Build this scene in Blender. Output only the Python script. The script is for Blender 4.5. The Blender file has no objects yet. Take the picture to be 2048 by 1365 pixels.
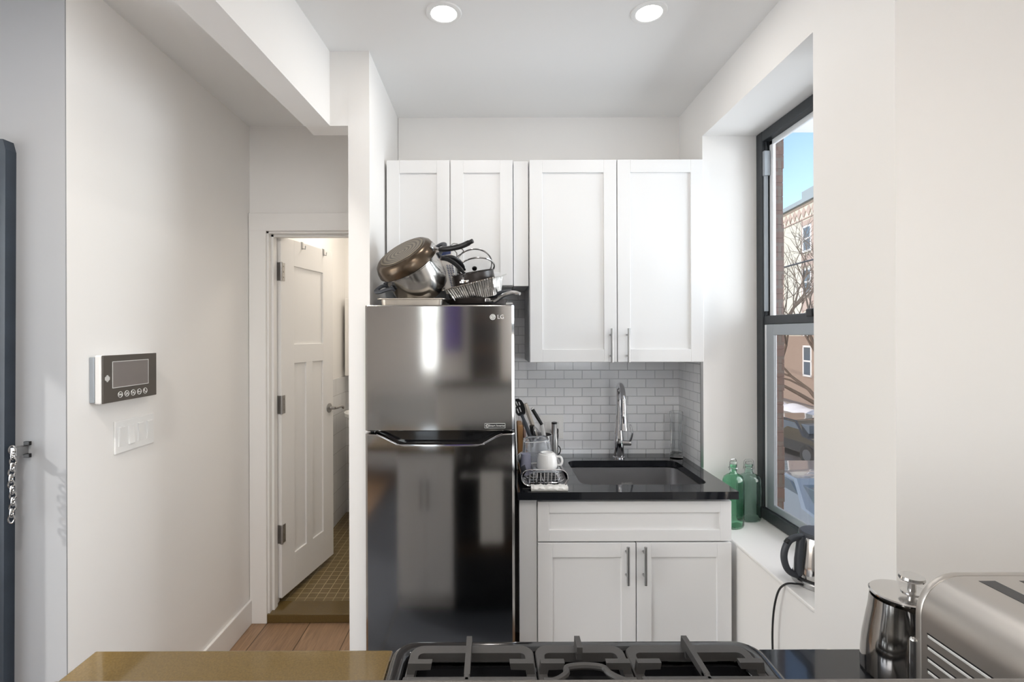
import bpy, bmesh, math, random
from mathutils import Vector, Matrix, Euler
random.seed(7)
sc = bpy.context.scene
C = sc.collection
PI = math.pi
CX, CY, F, EYE = 982.0, 670.0, 1000.0, 1.52
def U(u, d): return (u - CX) * d / F
def Z(v, d): return EYE - (v - CY) * d / F
def W(u, v, d): return Vector((U(u, d), d, Z(v, d)))

# ------------------------------------------------------------------ materials
def nt(name):
    m = bpy.data.materials.new(name); m.use_nodes = True
    return m, m.node_tree.nodes, m.node_tree.links, m.node_tree.nodes['Principled BSDF']
def mat(name, col, rough=.5, metal=0, bump=0, bscale=200, var=0, vscale=8, spec=.5, trans=0, ior=1.45, emit=None, estr=0, coat=0, aniso=0, stretch=(1,1,1)):
    m, N, L, b = nt(name)
    b.inputs['Base Color'].default_value = (*col, 1)
    b.inputs['Roughness'].default_value = rough
    b.inputs['Metallic'].default_value = metal
    b.inputs['Specular IOR Level'].default_value = spec
    b.inputs['Transmission Weight'].default_value = trans
    b.inputs['IOR'].default_value = ior
    b.inputs['Coat Weight'].default_value = coat
    if aniso:
        b.inputs['Anisotropic'].default_value = aniso
        t = N.new('ShaderNodeTangent'); t.direction_type = 'RADIAL'; t.axis = 'Z'
        L.new(t.outputs[0], b.inputs['Tangent']); b.inputs['Anisotropic Rotation'].default_value = .25
    if emit:
        b.inputs['Emission Color'].default_value = (*emit, 1); b.inputs['Emission Strength'].default_value = estr
    tc = N.new('ShaderNodeTexCoord'); mp = N.new('ShaderNodeMapping'); mp.inputs['Scale'].default_value = stretch
    L.new(tc.outputs['Object'], mp.inputs[0])
    if bump:
        n = N.new('ShaderNodeTexNoise'); n.inputs['Scale'].default_value = bscale; n.inputs['Detail'].default_value = 3
        L.new(mp.outputs[0], n.inputs['Vector'])
        bp = N.new('ShaderNodeBump'); bp.inputs['Strength'].default_value = bump; bp.inputs['Distance'].default_value = .002
        L.new(n.outputs['Fac'], bp.inputs['Height']); L.new(bp.outputs[0], b.inputs['Normal'])
    if var:
        n = N.new('ShaderNodeTexNoise'); n.inputs['Scale'].default_value = vscale; n.inputs['Detail'].default_value = 4
        L.new(mp.outputs[0], n.inputs['Vector'])
        r = N.new('ShaderNodeMix'); r.data_type = 'RGBA'
        r.inputs[6].default_value = (*[max(0, c*(1-var)) for c in col], 1); r.inputs[7].default_value = (*[min(1, c*(1+var)) for c in col], 1)
        L.new(n.outputs['Fac'], r.inputs[0]); L.new(r.outputs[2], b.inputs['Base Color'])
    return m
def brick_mat(name, c1, c2, mortar, bw, rh, ms, axes='xz', rough=.3, bump=.3, offset=.5, smooth=.1, off=(0,0), coat=0, grain=0, squash=1, spec=.5):
    m, N, L, b = nt(name)
    tc = N.new('ShaderNodeTexCoord'); sx = N.new('ShaderNodeSeparateXYZ'); cx = N.new('ShaderNodeCombineXYZ')
    L.new(tc.outputs['Object'], sx.inputs[0])
    idx = {'x':0,'y':1,'z':2}
    mp = N.new('ShaderNodeMapping'); mp.inputs['Location'].default_value = (off[0], off[1], 0)
    L.new(sx.outputs[idx[axes[0]]], cx.inputs[0]); L.new(sx.outputs[idx[axes[1]]], cx.inputs[1]); L.new(cx.outputs[0], mp.inputs[0])
    t = N.new('ShaderNodeTexBrick'); L.new(mp.outputs[0], t.inputs['Vector'])
    t.offset = offset; t.inputs['Scale'].default_value = 1
    t.inputs['Color1'].default_value = (*c1,1); t.inputs['Color2'].default_value = (*c2,1); t.inputs['Mortar'].default_value = (*mortar,1)
    t.inputs['Brick Width'].default_value = bw; t.inputs['Row Height'].default_value = rh; t.inputs['Mortar Size'].default_value = ms
    t.inputs['Mortar Smooth'].default_value = smooth
    b.inputs['Roughness'].default_value = rough; b.inputs['Coat Weight'].default_value = coat
    b.inputs['Specular IOR Level'].default_value = spec
    src = t.outputs['Color']
    if grain:
        mp2 = N.new('ShaderNodeMapping'); mp2.inputs['Scale'].default_value = (1.2, 14, 1)
        L.new(mp.outputs[0], mp2.inputs[0])
        n = N.new('ShaderNodeTexNoise'); n.inputs['Scale'].default_value = 5; n.inputs['Detail'].default_value = 8; n.inputs['Distortion'].default_value = 1.2
        L.new(mp2.outputs[0], n.inputs['Vector'])
        mx = N.new('ShaderNodeMix'); mx.data_type = 'RGBA'; mx.blend_type = 'OVERLAY'; mx.inputs[0].default_value = grain
        L.new(t.outputs['Color'], mx.inputs[6]); L.new(n.outputs['Fac'], mx.inputs[7]); src = mx.outputs[2]
    L.new(src, b.inputs['Base Color'])
    bp = N.new('ShaderNodeBump'); bp.inputs['Strength'].default_value = bump; bp.inputs['Distance'].default_value = .004; bp.invert = True
    L.new(t.outputs['Fac'], bp.inputs['Height']); L.new(bp.outputs[0], b.inputs['Normal'])
    return m
def glass_pane(name, tint=(1,1,1), refl=.08):
    m, N, L, b = nt(name); N.remove(b)
    out = [n for n in N if n.type == 'OUTPUT_MATERIAL'][0]
    t = N.new('ShaderNodeBsdfTransparent'); t.inputs[0].default_value = (*tint,1)
    g = N.new('ShaderNodeBsdfGlossy'); g.inputs['Roughness'].default_value = .02
    lw = N.new('ShaderNodeLayerWeight'); lw.inputs['Blend'].default_value = .5
    pw = N.new('ShaderNodeMath'); pw.operation = 'POWER'; pw.inputs[1].default_value = 5; L.new(lw.outputs['Facing'], pw.inputs[0])
    ma = N.new('ShaderNodeMath'); ma.operation = 'MULTIPLY_ADD'; ma.inputs[1].default_value = .7; ma.inputs[2].default_value = refl*.35; L.new(pw.outputs[0], ma.inputs[0])
    mx = N.new('ShaderNodeMixShader'); L.new(ma.outputs[0], mx.inputs[0]); L.new(t.outputs[0], mx.inputs[1]); L.new(g.outputs[0], mx.inputs[2])
    L.new(mx.outputs[0], out.inputs[0])
    return m
M = {}
M['wall'] = mat('wall_paint', (.85,.835,.815), .55, bump=.05, bscale=60, spec=.3)
M['ceil'] = mat('ceiling_paint', (.87,.87,.865), .7, bump=.04, bscale=60, spec=.2)
M['hallc'] = mat('hall_ceiling_tan_shade', (.78,.74,.68), .7, bump=.04, bscale=60, spec=.2)  # tan shadow of the hall mixed into the white ceiling colour
M['trim'] = mat('trim_paint', (.82,.805,.785), .35, bump=.02, bscale=30)
M['cab'] = mat('cabinet_lacquer', (.80,.80,.80), .38, bump=.015, bscale=20)
M['grayw'] = mat('entry_wall_shaded_grey', (.30,.305,.315), .6, bump=.04, bscale=60, spec=.2)  # grey wall, with its shade darkened into the paint colour
M['stone'] = mat('black_quartz', (.012,.013,.016), .09, var=.5, vscale=400, coat=.3)
M['bstone'] = mat('brown_toned_stone', (.12,.078,.025), .1, var=.35, vscale=300, coat=.3)  # browner tone than the other counters, for left slab and threshold
M['ledge'] = mat('ledge_stone', (.12,.11,.10), .35, var=.2, vscale=120)
M['steel'] = mat('polished_steel', (.62,.61,.60), .13, 1)
M['bsteel'] = mat('brushed_sink_steel', (.58,.575,.58), .3, 1, bump=.05, bscale=300, stretch=(1,30,30))
M['chrome'] = mat('chrome', (.75,.75,.77), .06, 1)
M['nickel'] = mat('brushed_nickel', (.42,.42,.42), .28, 1)
M['hinge'] = mat('hinge_nickel', (.40,.39,.38), .35, 1)
M['fridge'] = mat('dark_stainless', (.45,.44,.43), .10, 1, aniso=.3, bump=.004, bscale=40, stretch=(.3,1,30))
M['blackp'] = mat('black_plastic', (.012,.012,.013), .35, bump=.03, bscale=150)
M['blackg'] = mat('black_gloss_enamel', (.008,.008,.009), .08, coat=.6, bump=.005)
M['iron'] = mat('cast_iron', (.058,.055,.053), .5, bump=.12, bscale=500, spec=.6)
M['rubber'] = mat('dark_gray_plastic', (.05,.055,.065), .45, bump=.02)
M['potsteel'] = mat('scratched_pot_steel', (.60,.58,.55), .2, 1, bump=.03, bscale=30)
def ring_mat():
    m, N, L, b = nt('ringed_pan_base'); b.inputs['Metallic'].default_value = .75; b.inputs['Roughness'].default_value = .38
    tc = N.new('ShaderNodeTexCoord'); wv = N.new('ShaderNodeTexWave'); wv.wave_type = 'RINGS'; wv.rings_direction = 'Z'; wv.inputs['Scale'].default_value = 19; wv.inputs['Distortion'].default_value = .4
    cr_ = N.new('ShaderNodeValToRGB'); cr_.color_ramp.elements[0].color = (.09,.07,.048,1); cr_.color_ramp.elements[1].color = (.22,.18,.13,1); cr_.color_ramp.elements[0].position = .25; cr_.color_ramp.elements[1].position = .6
    L.new(tc.outputs['Object'], wv.inputs[0]); L.new(wv.outputs['Fac'], cr_.inputs[0]); L.new(cr_.outputs[0], b.inputs['Base Color']); return m
M['rings'] = ring_mat()
M['bronze'] = mat('scorched_pan_metal', (.105,.078,.055), .25, .85, var=.35, vscale=22)
M['nonstick'] = mat('nonstick_coating', (.035,.028,.026), .32, .2, var=.25, vscale=30)
M['foil'] = mat('aluminium_foil', (.72,.71,.69), .22, 1, bump=.6, bscale=60)
M['tray'] = mat('aged_bakeware', (.55,.50,.44), .42, 1, var=.2, vscale=20)
M['glass'] = mat('clear_glass', (.98,.99,.99), .03, trans=1, ior=1.28)
M['plastic'] = mat('clear_plastic', (.93,.95,.98), .08, trans=.88, ior=1.25)
M['green'] = mat('green_glass', (.80,.95,.89), .05, trans=1, ior=1.35, bump=.25, bscale=35)
M['greend'] = mat('deep_green_glass', (.58,.90,.72), .05, trans=1, ior=1.35, bump=.2, bscale=35)
M['ceramic'] = mat('white_ceramic', (.86,.86,.85), .15, bump=.01)
M['cloth'] = mat('white_cloth', (.85,.84,.81), .95, bump=.6, bscale=250)
M['wood'] = mat('cutting_board_wood', (.45,.24,.10), .5, var=.35, vscale=14, stretch=(6,6,1), bump=.05)
M['pinkwood'] = mat('pale_board_wood', (.42,.30,.26), .5, var=.2, vscale=14, bump=.05)
M['wplast'] = mat('white_plastic', (.85,.85,.84), .35, bump=.01)
M['bezel'] = mat('monitor_bezel', (.085,.075,.065), .3, bump=.01)
M['screen'] = mat('monitor_screen', (.20,.18,.17), .22, bump=.01)
M['mark'] = mat('silver_marking', (.75,.75,.74), .35, .3, bump=.01)
M['winblk'] = mat('black_window_frame', (.035,.04,.045), .4, bump=.1, bscale=80, var=.3, vscale=30)
M['wingry'] = mat('grey_aluminium', (.35,.38,.41), .4, .3, bump=.03)
M['winwht'] = mat('white_sash_edge', (.75,.77,.79), .4, bump=.02)
M['doorblk'] = mat('dark_metal_door_paint', (.03,.04,.055), .4, bump=.15, bscale=60, var=.3, vscale=12)
M['pane'] = glass_pane('window_glass')
M['screenmesh'] = glass_pane('insect_screened_glass', (.86,.82,.79))
M['tile'] = brick_mat('subway_tile', (.86,.87,.90), (.90,.91,.93), (.70,.71,.74), .0925, .0446, .0022, 'xz', .14, .8, smooth=.6, coat=.2)
M['tiley'] = brick_mat('subway_tile_side', (.86,.87,.89), (.90,.91,.92), (.70,.71,.74), .0925, .0446, .0022, 'yz', .14, .8, smooth=.6, coat=.2)
M['wtile'] = brick_mat('bath_wall_tile', (.72,.72,.72), (.75,.75,.75), (.5,.5,.5), .30, .15, .002, 'yz', .15, .2)
M['wtilex'] = brick_mat('bath_wall_tile_rear', (.72,.72,.72), (.75,.75,.75), (.5,.5,.5), .30, .15, .002, 'xz', .15, .2)
M['mosaic'] = brick_mat('olive_mosaic', (.15,.105,.045), (.17,.12,.055), (.36,.29,.16), .052, .052, .0022, 'xy', .3, .3, offset=0)
M['planks'] = brick_mat('oak_planks', (.27,.165,.095), (.34,.215,.13), (.08,.045,.02), 1.6, .225, .0025, 'yx', .4, .2, grain=.55, off=(.3,.06))
M['lamp'] = mat('lamp_diffuser', (1,1,1), .4, emit=(1,.97,.93), estr=14)
M['toast'] = mat('toaster_steel', (.50,.475,.45), .38, 1, aniso=.4, bump=.02, bscale=60, stretch=(1,.3,20))
M['coffee'] = mat('press_steel', (.42,.40,.38), .1, 1, var=.15, vscale=20)
M['lilac'] = mat('bluish_plastic_cup', (.42,.43,.55), .35, trans=.3)

# ------------------------------------------------------------------ mesh helpers
ROOT = {}
class MB:
    def __init__(s): s.bm = bmesh.new(); s.smooth = False
    def _x(s, vs, T):
        if T is not None: bmesh.ops.transform(s.bm, matrix=T, verts=vs)
    def box(s, x0, x1, y0, y1, z0, z1, bev=0, T=None, seg=2):
        x0,x1 = min(x0,x1),max(x0,x1); y0,y1=min(y0,y1),max(y0,y1); z0,z1=min(z0,z1),max(z0,z1)
        r = bmesh.ops.create_cube(s.bm, size=1); vs = r['verts']
        bmesh.ops.scale(s.bm, vec=(x1-x0, y1-y0, z1-z0), verts=vs)
        bmesh.ops.translate(s.bm, vec=((x0+x1)/2,(y0+y1)/2,(z0+z1)/2), verts=vs)
        if bev:
            bev = min(bev, .45*min(x1-x0,y1-y0,z1-z0))
            es = list({e for v in vs for e in v.link_edges})
            r = bmesh.ops.bevel(s.bm, geom=es, offset=bev, segments=seg, profile=.5, affect='EDGES')
            vs = list({v for f in r['faces'] for v in f.verts} | {v for v in vs if v.is_valid})
        s._x(vs, T); return s
    def lathe(s, prof, c=(0,0,0), seg=40, T=None, cap=True, scale=(1,1)):
        c = Vector(c); rings = []; vs = []
        for r, z in prof:
            if r < 1e-6:
                v = s.bm.verts.new(c + Vector((0,0,z))); rings.append([v]); vs.append(v); continue
            ring = [s.bm.verts.new(c + Vector((r*scale[0]*math.cos(2*PI*i/seg), r*scale[1]*math.sin(2*PI*i/seg), z))) for i in range(seg)]
            rings.append(ring); vs += ring
        for a, b in zip(rings, rings[1:]):
            if len(a) == 1 and len(b) == 1: continue
            for i in range(seg):
                j = (i+1) % seg
                if len(a) == 1: f = [a[0], b[j], b[i]]
                elif len(b) == 1: f = [a[i], a[j], b[0]]
                else: f = [a[i], a[j], b[j], b[i]]
                try: s.bm.faces.new(f).smooth = True
                except ValueError: pass
        s._x(vs, T); return s
    def cyl(s, p0, p1, r0, r1=None, seg=20, T=None):
        r1 = r0 if r1 is None else r1
        p0, p1 = Vector(p0), Vector(p1); d = p1 - p0; l = d.length
        q = Vector((0,0,1)).rotation_difference(d.normalized()).to_matrix().to_4x4()
        TT = Matrix.Translation(p0) @ q
        if T is not None: TT = T @ TT
        return s.lathe([(0,0),(r0,0),(r0,0),(r1,l),(r1,l),(0,l)], seg=seg, T=TT)
    def tube(s, pts, r, seg=8, closed=False, T=None, flat=None):
        pts = [Vector(p) for p in pts]; n = len(pts); rr = r if isinstance(r, (list,tuple)) else [r]*n
        rings = []; vs = []; up = None
        for i, p in enumerate(pts):
            a = pts[i-1] if (i > 0 or closed) else p; b = pts[(i+1) % n] if (i < n-1 or closed) else p
            t = (b - a).normalized()
            if up is None:
                up = Vector((0,0,1)) if abs(t.z) < .9 else Vector((1,0,0))
            sdv = t.cross(up)
            if sdv.length < 1e-4: sdv = t.orthogonal()
            sdv.normalize(); up = sdv.cross(t).normalized()
            k = flat or 1
            ring = [s.bm.verts.new(p + (sdv*math.cos(2*PI*j/seg)*k + up*math.sin(2*PI*j/seg))*rr[i]) for j in range(seg)]
            rings.append(ring); vs += ring
        m = n if closed else n-1
        for i in range(m):
            a, b = rings[i], rings[(i+1) % n]
            sh = 0
            if closed and i == n-1:
                sh = min(range(seg), key=lambda k: (a[0].co-b[k].co).length)
            for j in range(seg):
                f = s.bm.faces.new([a[j], a[(j+1)%seg], b[(j+1+sh)%seg], b[(j+sh)%seg]]); f.smooth = True
        if not closed:
            s.bm.faces.new(rings[0][::-1]); s.bm.faces.new(rings[-1])
        s._x(vs, T); return s
    def prism(s, poly, axis, a, b, T=None, smooth=False):
        # poly in the two other axes (order xyz without axis), extruded a..b along axis
        def mk(p, t):
            c = list(p); c.insert({'x':0,'y':1,'z':2}[axis], t); return Vector(c)
        v0 = [s.bm.verts.new(mk(p, a)) for p in poly]; v1 = [s.bm.verts.new(mk(p, b)) for p in poly]
        n = len(poly)
        for i in range(n):
            f = s.bm.faces.new([v0[i], v0[(i+1)%n], v1[(i+1)%n], v1[i]]); f.smooth = smooth
        s.bm.faces.new(v0[::-1]); s.bm.faces.new(v1)
        s._x(v0+v1, T); return s
    def loft(s, rings, closed=True, cap=True, T=None, smooth=True):
        R = [[s.bm.verts.new(Vector(p)) for p in ring] for ring in rings]
        n = len(R[0]); m = n if closed else n-1
        for a, b in zip(R, R[1:]):
            for i in range(m):
                f = s.bm.faces.new([a[i], a[(i+1)%n], b[(i+1)%n], b[i]]); f.smooth = smooth
        if cap and closed:
            s.bm.faces.new(R[0][::-1]); s.bm.faces.new(R[-1])
        s._x([v for r in R for v in r], T); return s
    def obj(s, name, m, parent=None, local=False, root=None, shade=None):
        bmesh.ops.recalc_face_normals(s.bm, faces=s.bm.faces[:])
        for e in s.bm.edges:
            if len(e.link_faces) == 2 and e.calc_face_angle(0) > .62: e.smooth = False
        me = bpy.data.meshes.new(name)
        if parent is not None and not local:
            r = parent
            while r.parent is not None: r = r.parent
            s.bm.transform(ROOT.get(r.name, Matrix.Identity(4)).inverted())
        s.bm.to_mesh(me); s.bm.free(); me.materials.append(m)
        o = bpy.data.objects.new(name, me); C.objects.link(o)
        if parent is not None: o.parent = parent
        return o
def thing(name, label, cat, loc=(0,0,0), rot=None, group=None, kind=None):
    o = bpy.data.objects.new(name, None); o.empty_display_size = .05; C.objects.link(o)
    o.location = loc
    R = Matrix.Identity(4)
    if rot is not None: 
        R = rot.to_4x4(); o.rotation_euler = R.to_euler()
    ROOT[o.name] = Matrix.Translation(Vector(loc)) @ R
    if label: o['label'] = label; o['category'] = cat
    if group: o['group'] = group
    if kind: o['kind'] = kind
    return o
def tag(o, label, cat, group=None, kind=None):
    o['label'] = label; o['category'] = cat
    if group: o['group'] = group
    if kind: o['kind'] = kind
    return o
def struct(o, label, cat):
    o['kind'] = 'structure'; o['label'] = label; o['category'] = cat; return o
def text(name, body, size, m, parent, loc, rot, ext=.0004, bold=0):
    cu = bpy.data.curves.new(name, 'FONT'); cu.body = body; cu.size = size; cu.extrude = ext; cu.align_x = 'CENTER'; cu.align_y = 'CENTER'; cu.offset = bold
    cu.materials.append(m)
    tmp = bpy.data.objects.new(name, cu); C.objects.link(tmp)
    me = bpy.data.meshes.new_from_object(tmp.evaluated_get(bpy.context.evaluated_depsgraph_get())); bpy.data.objects.remove(tmp); bpy.data.curves.remove(cu)
    me.name = name; me.materials.clear(); me.materials.append(m)
    o = bpy.data.objects.new(name, me); C.objects.link(o)
    o.parent = parent
    r = parent
    while r.parent is not None: r = r.parent
    mw = Matrix.Translation(Vector(loc)) @ Euler(rot).to_matrix().to_4x4()
    o.matrix_local = ROOT.get(r.name, Matrix.Identity(4)).inverted() @ mw
    return o
def arc(cx, cy, r, a0, a1, n):
    return [(cx + r*math.cos(a0+(a1-a0)*i/n), cy + r*math.sin(a0+(a1-a0)*i/n)) for i in range(n+1)]
def rrect(x0, x1, y0, y1, r, n=6):
    return arc(x1-r,y1-r,r,0,PI/2,n)+arc(x0+r,y1-r,r,PI/2,PI,n)+arc(x0+r,y0+r,r,PI,1.5*PI,n)+arc(x1-r,y0+r,r,1.5*PI,2*PI,n)
def bez(p, n=24):
    # smooth path through points (Catmull-Rom)
    p = [Vector(q) for q in p]; q = [p[0]*2-p[1]] + p + [p[-1]*2-p[-2]]; out = []
    k = max(2, n // (len(p)-1))
    for i in range(1, len(q)-2):
        for j in range(k):
            t = j/k; a,b,c,d = q[i-1],q[i],q[i+1],q[i+2]
            out.append(.5*((2*b)+(c-a)*t+(2*a-5*b+4*c-d)*t*t+(-a+3*b-3*c+d)*t**3))
    out.append(p[-1]); return out

# ------------------------------------------------------------------ room dimensions
H = 2.628          # ceiling
XR = .962          # right wall
YB = 2.55          # kitchen back wall
XL = -1.277        # hall left wall
YD = 2.65          # hall end wall with the bathroom door
ZC = .914
REAR = -2.7; LX = -2.3; RX = 2.0
SILL = .70; HEAD = 2.42; WY0, WY1 = 1.49, 2.27; XO = 1.262

b = MB(); b.box(LX-.1, RX+.1, REAR-.1, YD, -.06, 0); struct(b.obj('floor', M['planks']), 'brown oak plank floor running towards the bathroom door', 'floor')
b = MB(); b.box(LX-.1, RX+.1, REAR-.1, YB+.2, H, H+.12); struct(b.obj('ceiling', M['ceil']), 'white painted kitchen ceiling with recessed lights', 'ceiling')
b = MB(); b.box(LX-.1,-.5,YB+.2,YD+1.8,H+.001,H+.12); struct(b.obj('ceiling_hall', M['hallc']), 'ceiling strip above the hall end wall', 'ceiling')
# back wall of the kitchen
b = MB(); b.box(-.47, XO, YB, YB+.12, 0, H); struct(b.obj('wall_back', M['wall']), 'white kitchen back wall above and behind the cabinets', 'wall')
# partition left of the fridge with header
b = MB(); b.box(-.555, -.472, 1.95, YD+.02, 0, H); struct(b.obj('wall_partition', M['wall']), 'narrow white partition wall between hall and fridge', 'wall')
b = MB()
b.box(-.723, -.555, 1.951, 2.045, 2.338, H)
# skewed beam running towards the camera
def bx(y): return -.626 - .060*(1.951-y)
b.loft([[(bx(1.951),1.951,2.338),(bx(1.951),1.951,H),(bx(1.951)-.100,1.951,H),(bx(1.951)-.100,1.951,2.338)],
        [(bx(REAR),REAR,2.338),(bx(REAR),REAR,H),(bx(REAR)-.112,REAR,H),(bx(REAR)-.112,REAR,2.338)]], smooth=False)
struct(b.obj('trim_beam', M['wall']), 'white boxed ceiling beam running from the partition towards the camera', 'beam')
# left hall wall
b = MB(); b.box(XL-.12, XL, 1.506, YD+.02, 0, H); struct(b.obj('wall_left', M['wall']), 'white left hall wall carrying monitor and switches', 'wall')
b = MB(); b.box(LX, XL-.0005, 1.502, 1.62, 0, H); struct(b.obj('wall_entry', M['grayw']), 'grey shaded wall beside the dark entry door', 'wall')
b = MB(); b.box(LX-.1, LX, REAR, -.4, 0, H); b.box(LX-.1, LX, 1.3, 1.62, 0, H); b.box(LX-.1, LX, -.4, 1.3, 0, .45); b.box(LX-.1, LX, -.4, 1.3, 2.25, H); struct(b.obj('wall_far_left', M['wall']), 'white far left wall of the room behind the camera', 'wall')
b = MB(); b.box(XL, XL+.014, 1.503, YD-.01, 0, .128, .004); struct(b.obj('baseboard_left', M['trim']), 'tall white baseboard along the left hall wall', 'baseboard')
# hall end wall with door opening
DX0, DX1, DT = -1.19, -.60, 2.075
b = MB(); b.box(XL-.12, DX0, YD, YD+.12, 0, H); b.box(DX0, DX1, YD, YD+.12, DT, H); b.box(DX1, -.5, YD, YD+.12, 0, H)
struct(b.obj('wall_hall_end', M['wall']), 'white wall around the bathroom doorway', 'wall')
b = MB()
b.box(XL+.002, DX0+.004, YD-.018, YD-.001, 0, 2.165, .003); b.box(DX1-.004, -.558, YD-.018, YD-.001, 0, 2.165, .003); b.box(XL+.002, -.558, YD-.019, YD-.001, DT-.004, 2.166, .003)
b.box(DX0, DX0+.014, YD-.002, YD+.121, 0, DT); b.box(DX0, DX1, YD-.002, YD+.121, DT-.014, DT); b.box(DX0+.014, DX0+.026, YD+.03, YD+.07, 0, DT-.014); b.box(DX0+.01, DX1, YD+.03, YD+.07, DT-.026, DT-.014)
struct(b.obj('trim_door_casing', M['trim']), 'flat white casing around the bathroom door', 'door casing')
b = MB(); b.box(-1.205, -.56, YD-.012, YD+.125, 0, .047, .004); struct(b.obj('trim_threshold', M['bstone']), 'polished brown stone threshold under the bathroom door', 'threshold')
# right wall with window opening
b = MB()
b.box(XR, XO, 1.30, WY0, 0, H); b.box(XR, XO, WY1, YB+.12, 0, H); b.box(XR, XO, WY0, WY1, 0, SILL-.012); b.box(XR, XO, WY0, WY1, HEAD, H)
struct(b.obj('wall_right', M['wall']), 'white right wall with the deep window recess', 'wall')
b = MB(); b.box(XR, RX+.1, 1.188, 1.30, 0, H); struct(b.obj('wall_right_return', M['wall']), 'white wall face at the right behind the toaster', 'wall')
b = MB(); b.box(RX, RX+.1, REAR, 1.19, 0, H); struct(b.obj('wall_far_right', M['wall']), 'white right wall of the room behind the camera', 'wall')
b = MB(); b.box(XR-.004, 1.222, WY0, WY1, SILL-.012, SILL, .003); struct(b.obj('trim_window_sill', M['trim']), 'deep white window sill under the window', 'window sill')
# outside brick jamb beyond the frame
M['brick'] = brick_mat('red_brown_brick', (.085,.05,.04), (.10,.06,.05), (.09,.07,.06), .21, .067, .008, 'xz', .8, .6)
b = MB()
for k in range(52):
    z = .2 + k*.067*.98; dx = .0 if (k//4) % 2 else .004
    b.box(1.264, 1.381+dx, 2.36, 2.62, z, z+.064, .002)
b.box(XO, 1.378, 2.362, 2.62, 0, 3.4)
struct(b.obj('wall_outer_brick', M['brick']), 'brown brick jamb outside the window', 'brick wall')
# tile backsplash
b = MB(); b.box(.075, XR, YB-.008, YB, ZC-.01, 1.40); b.box(-.46, .173, YB-.008, YB, 1.40, 1.76); struct(b.obj('trim_backsplash', M['tile']), 'white subway tile backsplash behind sink and fridge', 'backsplash')
b = MB(); b.box(XR-.008, XR, WY1+.004, YB-.008, ZC-.01, 1.397); struct(b.obj('trim_backsplash_side', M['tiley']), 'white subway tile return on the right wall', 'backsplash')
b = MB(); b.box(XR-.012, XR+.001, WY1-.002, WY1+.005, ZC, 1.40, .001); struct(b.obj('trim_tile_edge', M['nickel']), 'thin metal edge strip of the tile return', 'tile trim')
# bathroom shell
BL, BB, BR = -1.22, 4.18, -.30
b = MB(); b.box(BL, BR, YD+.12, BB, -.05, .045); struct(b.obj('floor_bathroom', M['mosaic']), 'olive brown mosaic bathroom floor with pale grout', 'floor')
b = MB(); b.box(BL-.1, BL, YD+.12, BB, 0, H); b.box(BR, BR+.1, YD+.12, BB, 0, H); b.box(BL-.1, BR+.1, BB, BB+.1, 0, H); struct(b.obj('wall_bathroom', M['wall']), 'white bathroom walls beyond the door', 'wall')
b = MB(); b.box(BL, BL+.01, 3.2, BB-.01, .045, 1.18); struct(b.obj('trim_bathroom_tile', M['wtile']), 'white tiled lower wall of the bathroom', 'tile')
b = MB(); b.box(BL+.01, BR, BB-.01, BB, .045, 1.18); struct(b.obj('trim_bathroom_rear_tile', M['wtilex']), 'white tiled lower rear wall of the bathroom', 'tile')
# rear wall with two windows
def wall_open(name, m, x0, x1, y0, y1, holes, label):
    b = MB(); xs = sorted({x0, x1} | {h[0] for h in holes} | {h[1] for h in holes})
    for a, c in zip(xs, xs[1:]):
        hs = [h for h in holes if h[0] <= a and h[1] >= c]
        if hs:
            h = hs[0]; b.box(a, c, y0, y1, 0, h[2]); b.box(a, c, y0, y1, h[3], H)
        else: b.box(a, c, y0, y1, 0, H)
    return struct(b.obj(name, m), label, 'wall')
HOLES = [(-1.02,-.66,.95,2.35), (.75,1.75,.8,2.3)]
wall_open('wall_rear', M['wall'], LX, RX, REAR-.12, REAR, HOLES, 'white rear wall with windows behind the camera')

# ------------------------------------------------------------------ window (right wall)
w = thing('window_1', 'black framed double hung window in the deep right wall recess', 'window', (1.25, 1.88, SILL), kind='structure')
b = MB()
FX0, FX1 = 1.205, 1.262
b.box(FX0, FX1, WY1-.05, WY1, SILL, HEAD, .004); b.box(FX0, FX1, WY0, WY0+.05, SILL, HEAD, .004)
b.box(FX0+.0012, FX1-.001, WY0+.001, WY1-.001, HEAD-.045, HEAD-.001, .004); b.box(FX0-.003, FX1, WY0, WY1, SILL, SILL+.052, .006)
b.box(FX0+.012, FX0+.02, WY1-.056, WY1-.05, 1.6, HEAD-.05, .001); b.box(FX0+.03, FX0+.04, WY1-.056, WY1-.05, SILL+.05, HEAD-.05, .001)
b.obj('window_frame', M['winblk'], w)
b = MB(); b.box(FX0+.006, FX0+.024, WY1-.058, WY1-.05, 1.62, 2.29, .002); b.box(FX0+.002, FX0+.03, WY1-.066, WY1-.05, 2.22, 2.33, .003); b.obj('sash_balance', M['wingry'], w)
up = MB()
up.box(1.236, 1.250, WY1-.08, WY1-.05, 1.585, HEAD-.045, .003); up.box(1.236, 1.250, WY0+.05, WY0+.08, 1.585, HEAD-.045, .003); up.box(1.236, 1.250, WY0+.05, WY1-.05, HEAD-.068, HEAD-.045, .003)
us = up.obj('upper_sash', M['winwht'], w)
b = MB(); b.box(1.242, 1.245, WY0+.08, WY1-.08, 1.59, HEAD-.068); b.obj('window_pane', M['pane'], us)
b = MB(); b.box(1.212, 1.252, WY0+.05, WY1-.05, 1.562, 1.600, .004); b.obj('meeting_rail', M['winblk'], w)
lo = MB()
lo.box(1.214, 1.230, WY1-.120, WY1-.065, SILL+.052, 1.562, .003); lo.box(1.214, 1.230, WY0+.05, WY0+.11, SILL+.052, 1.562, .003)
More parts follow.
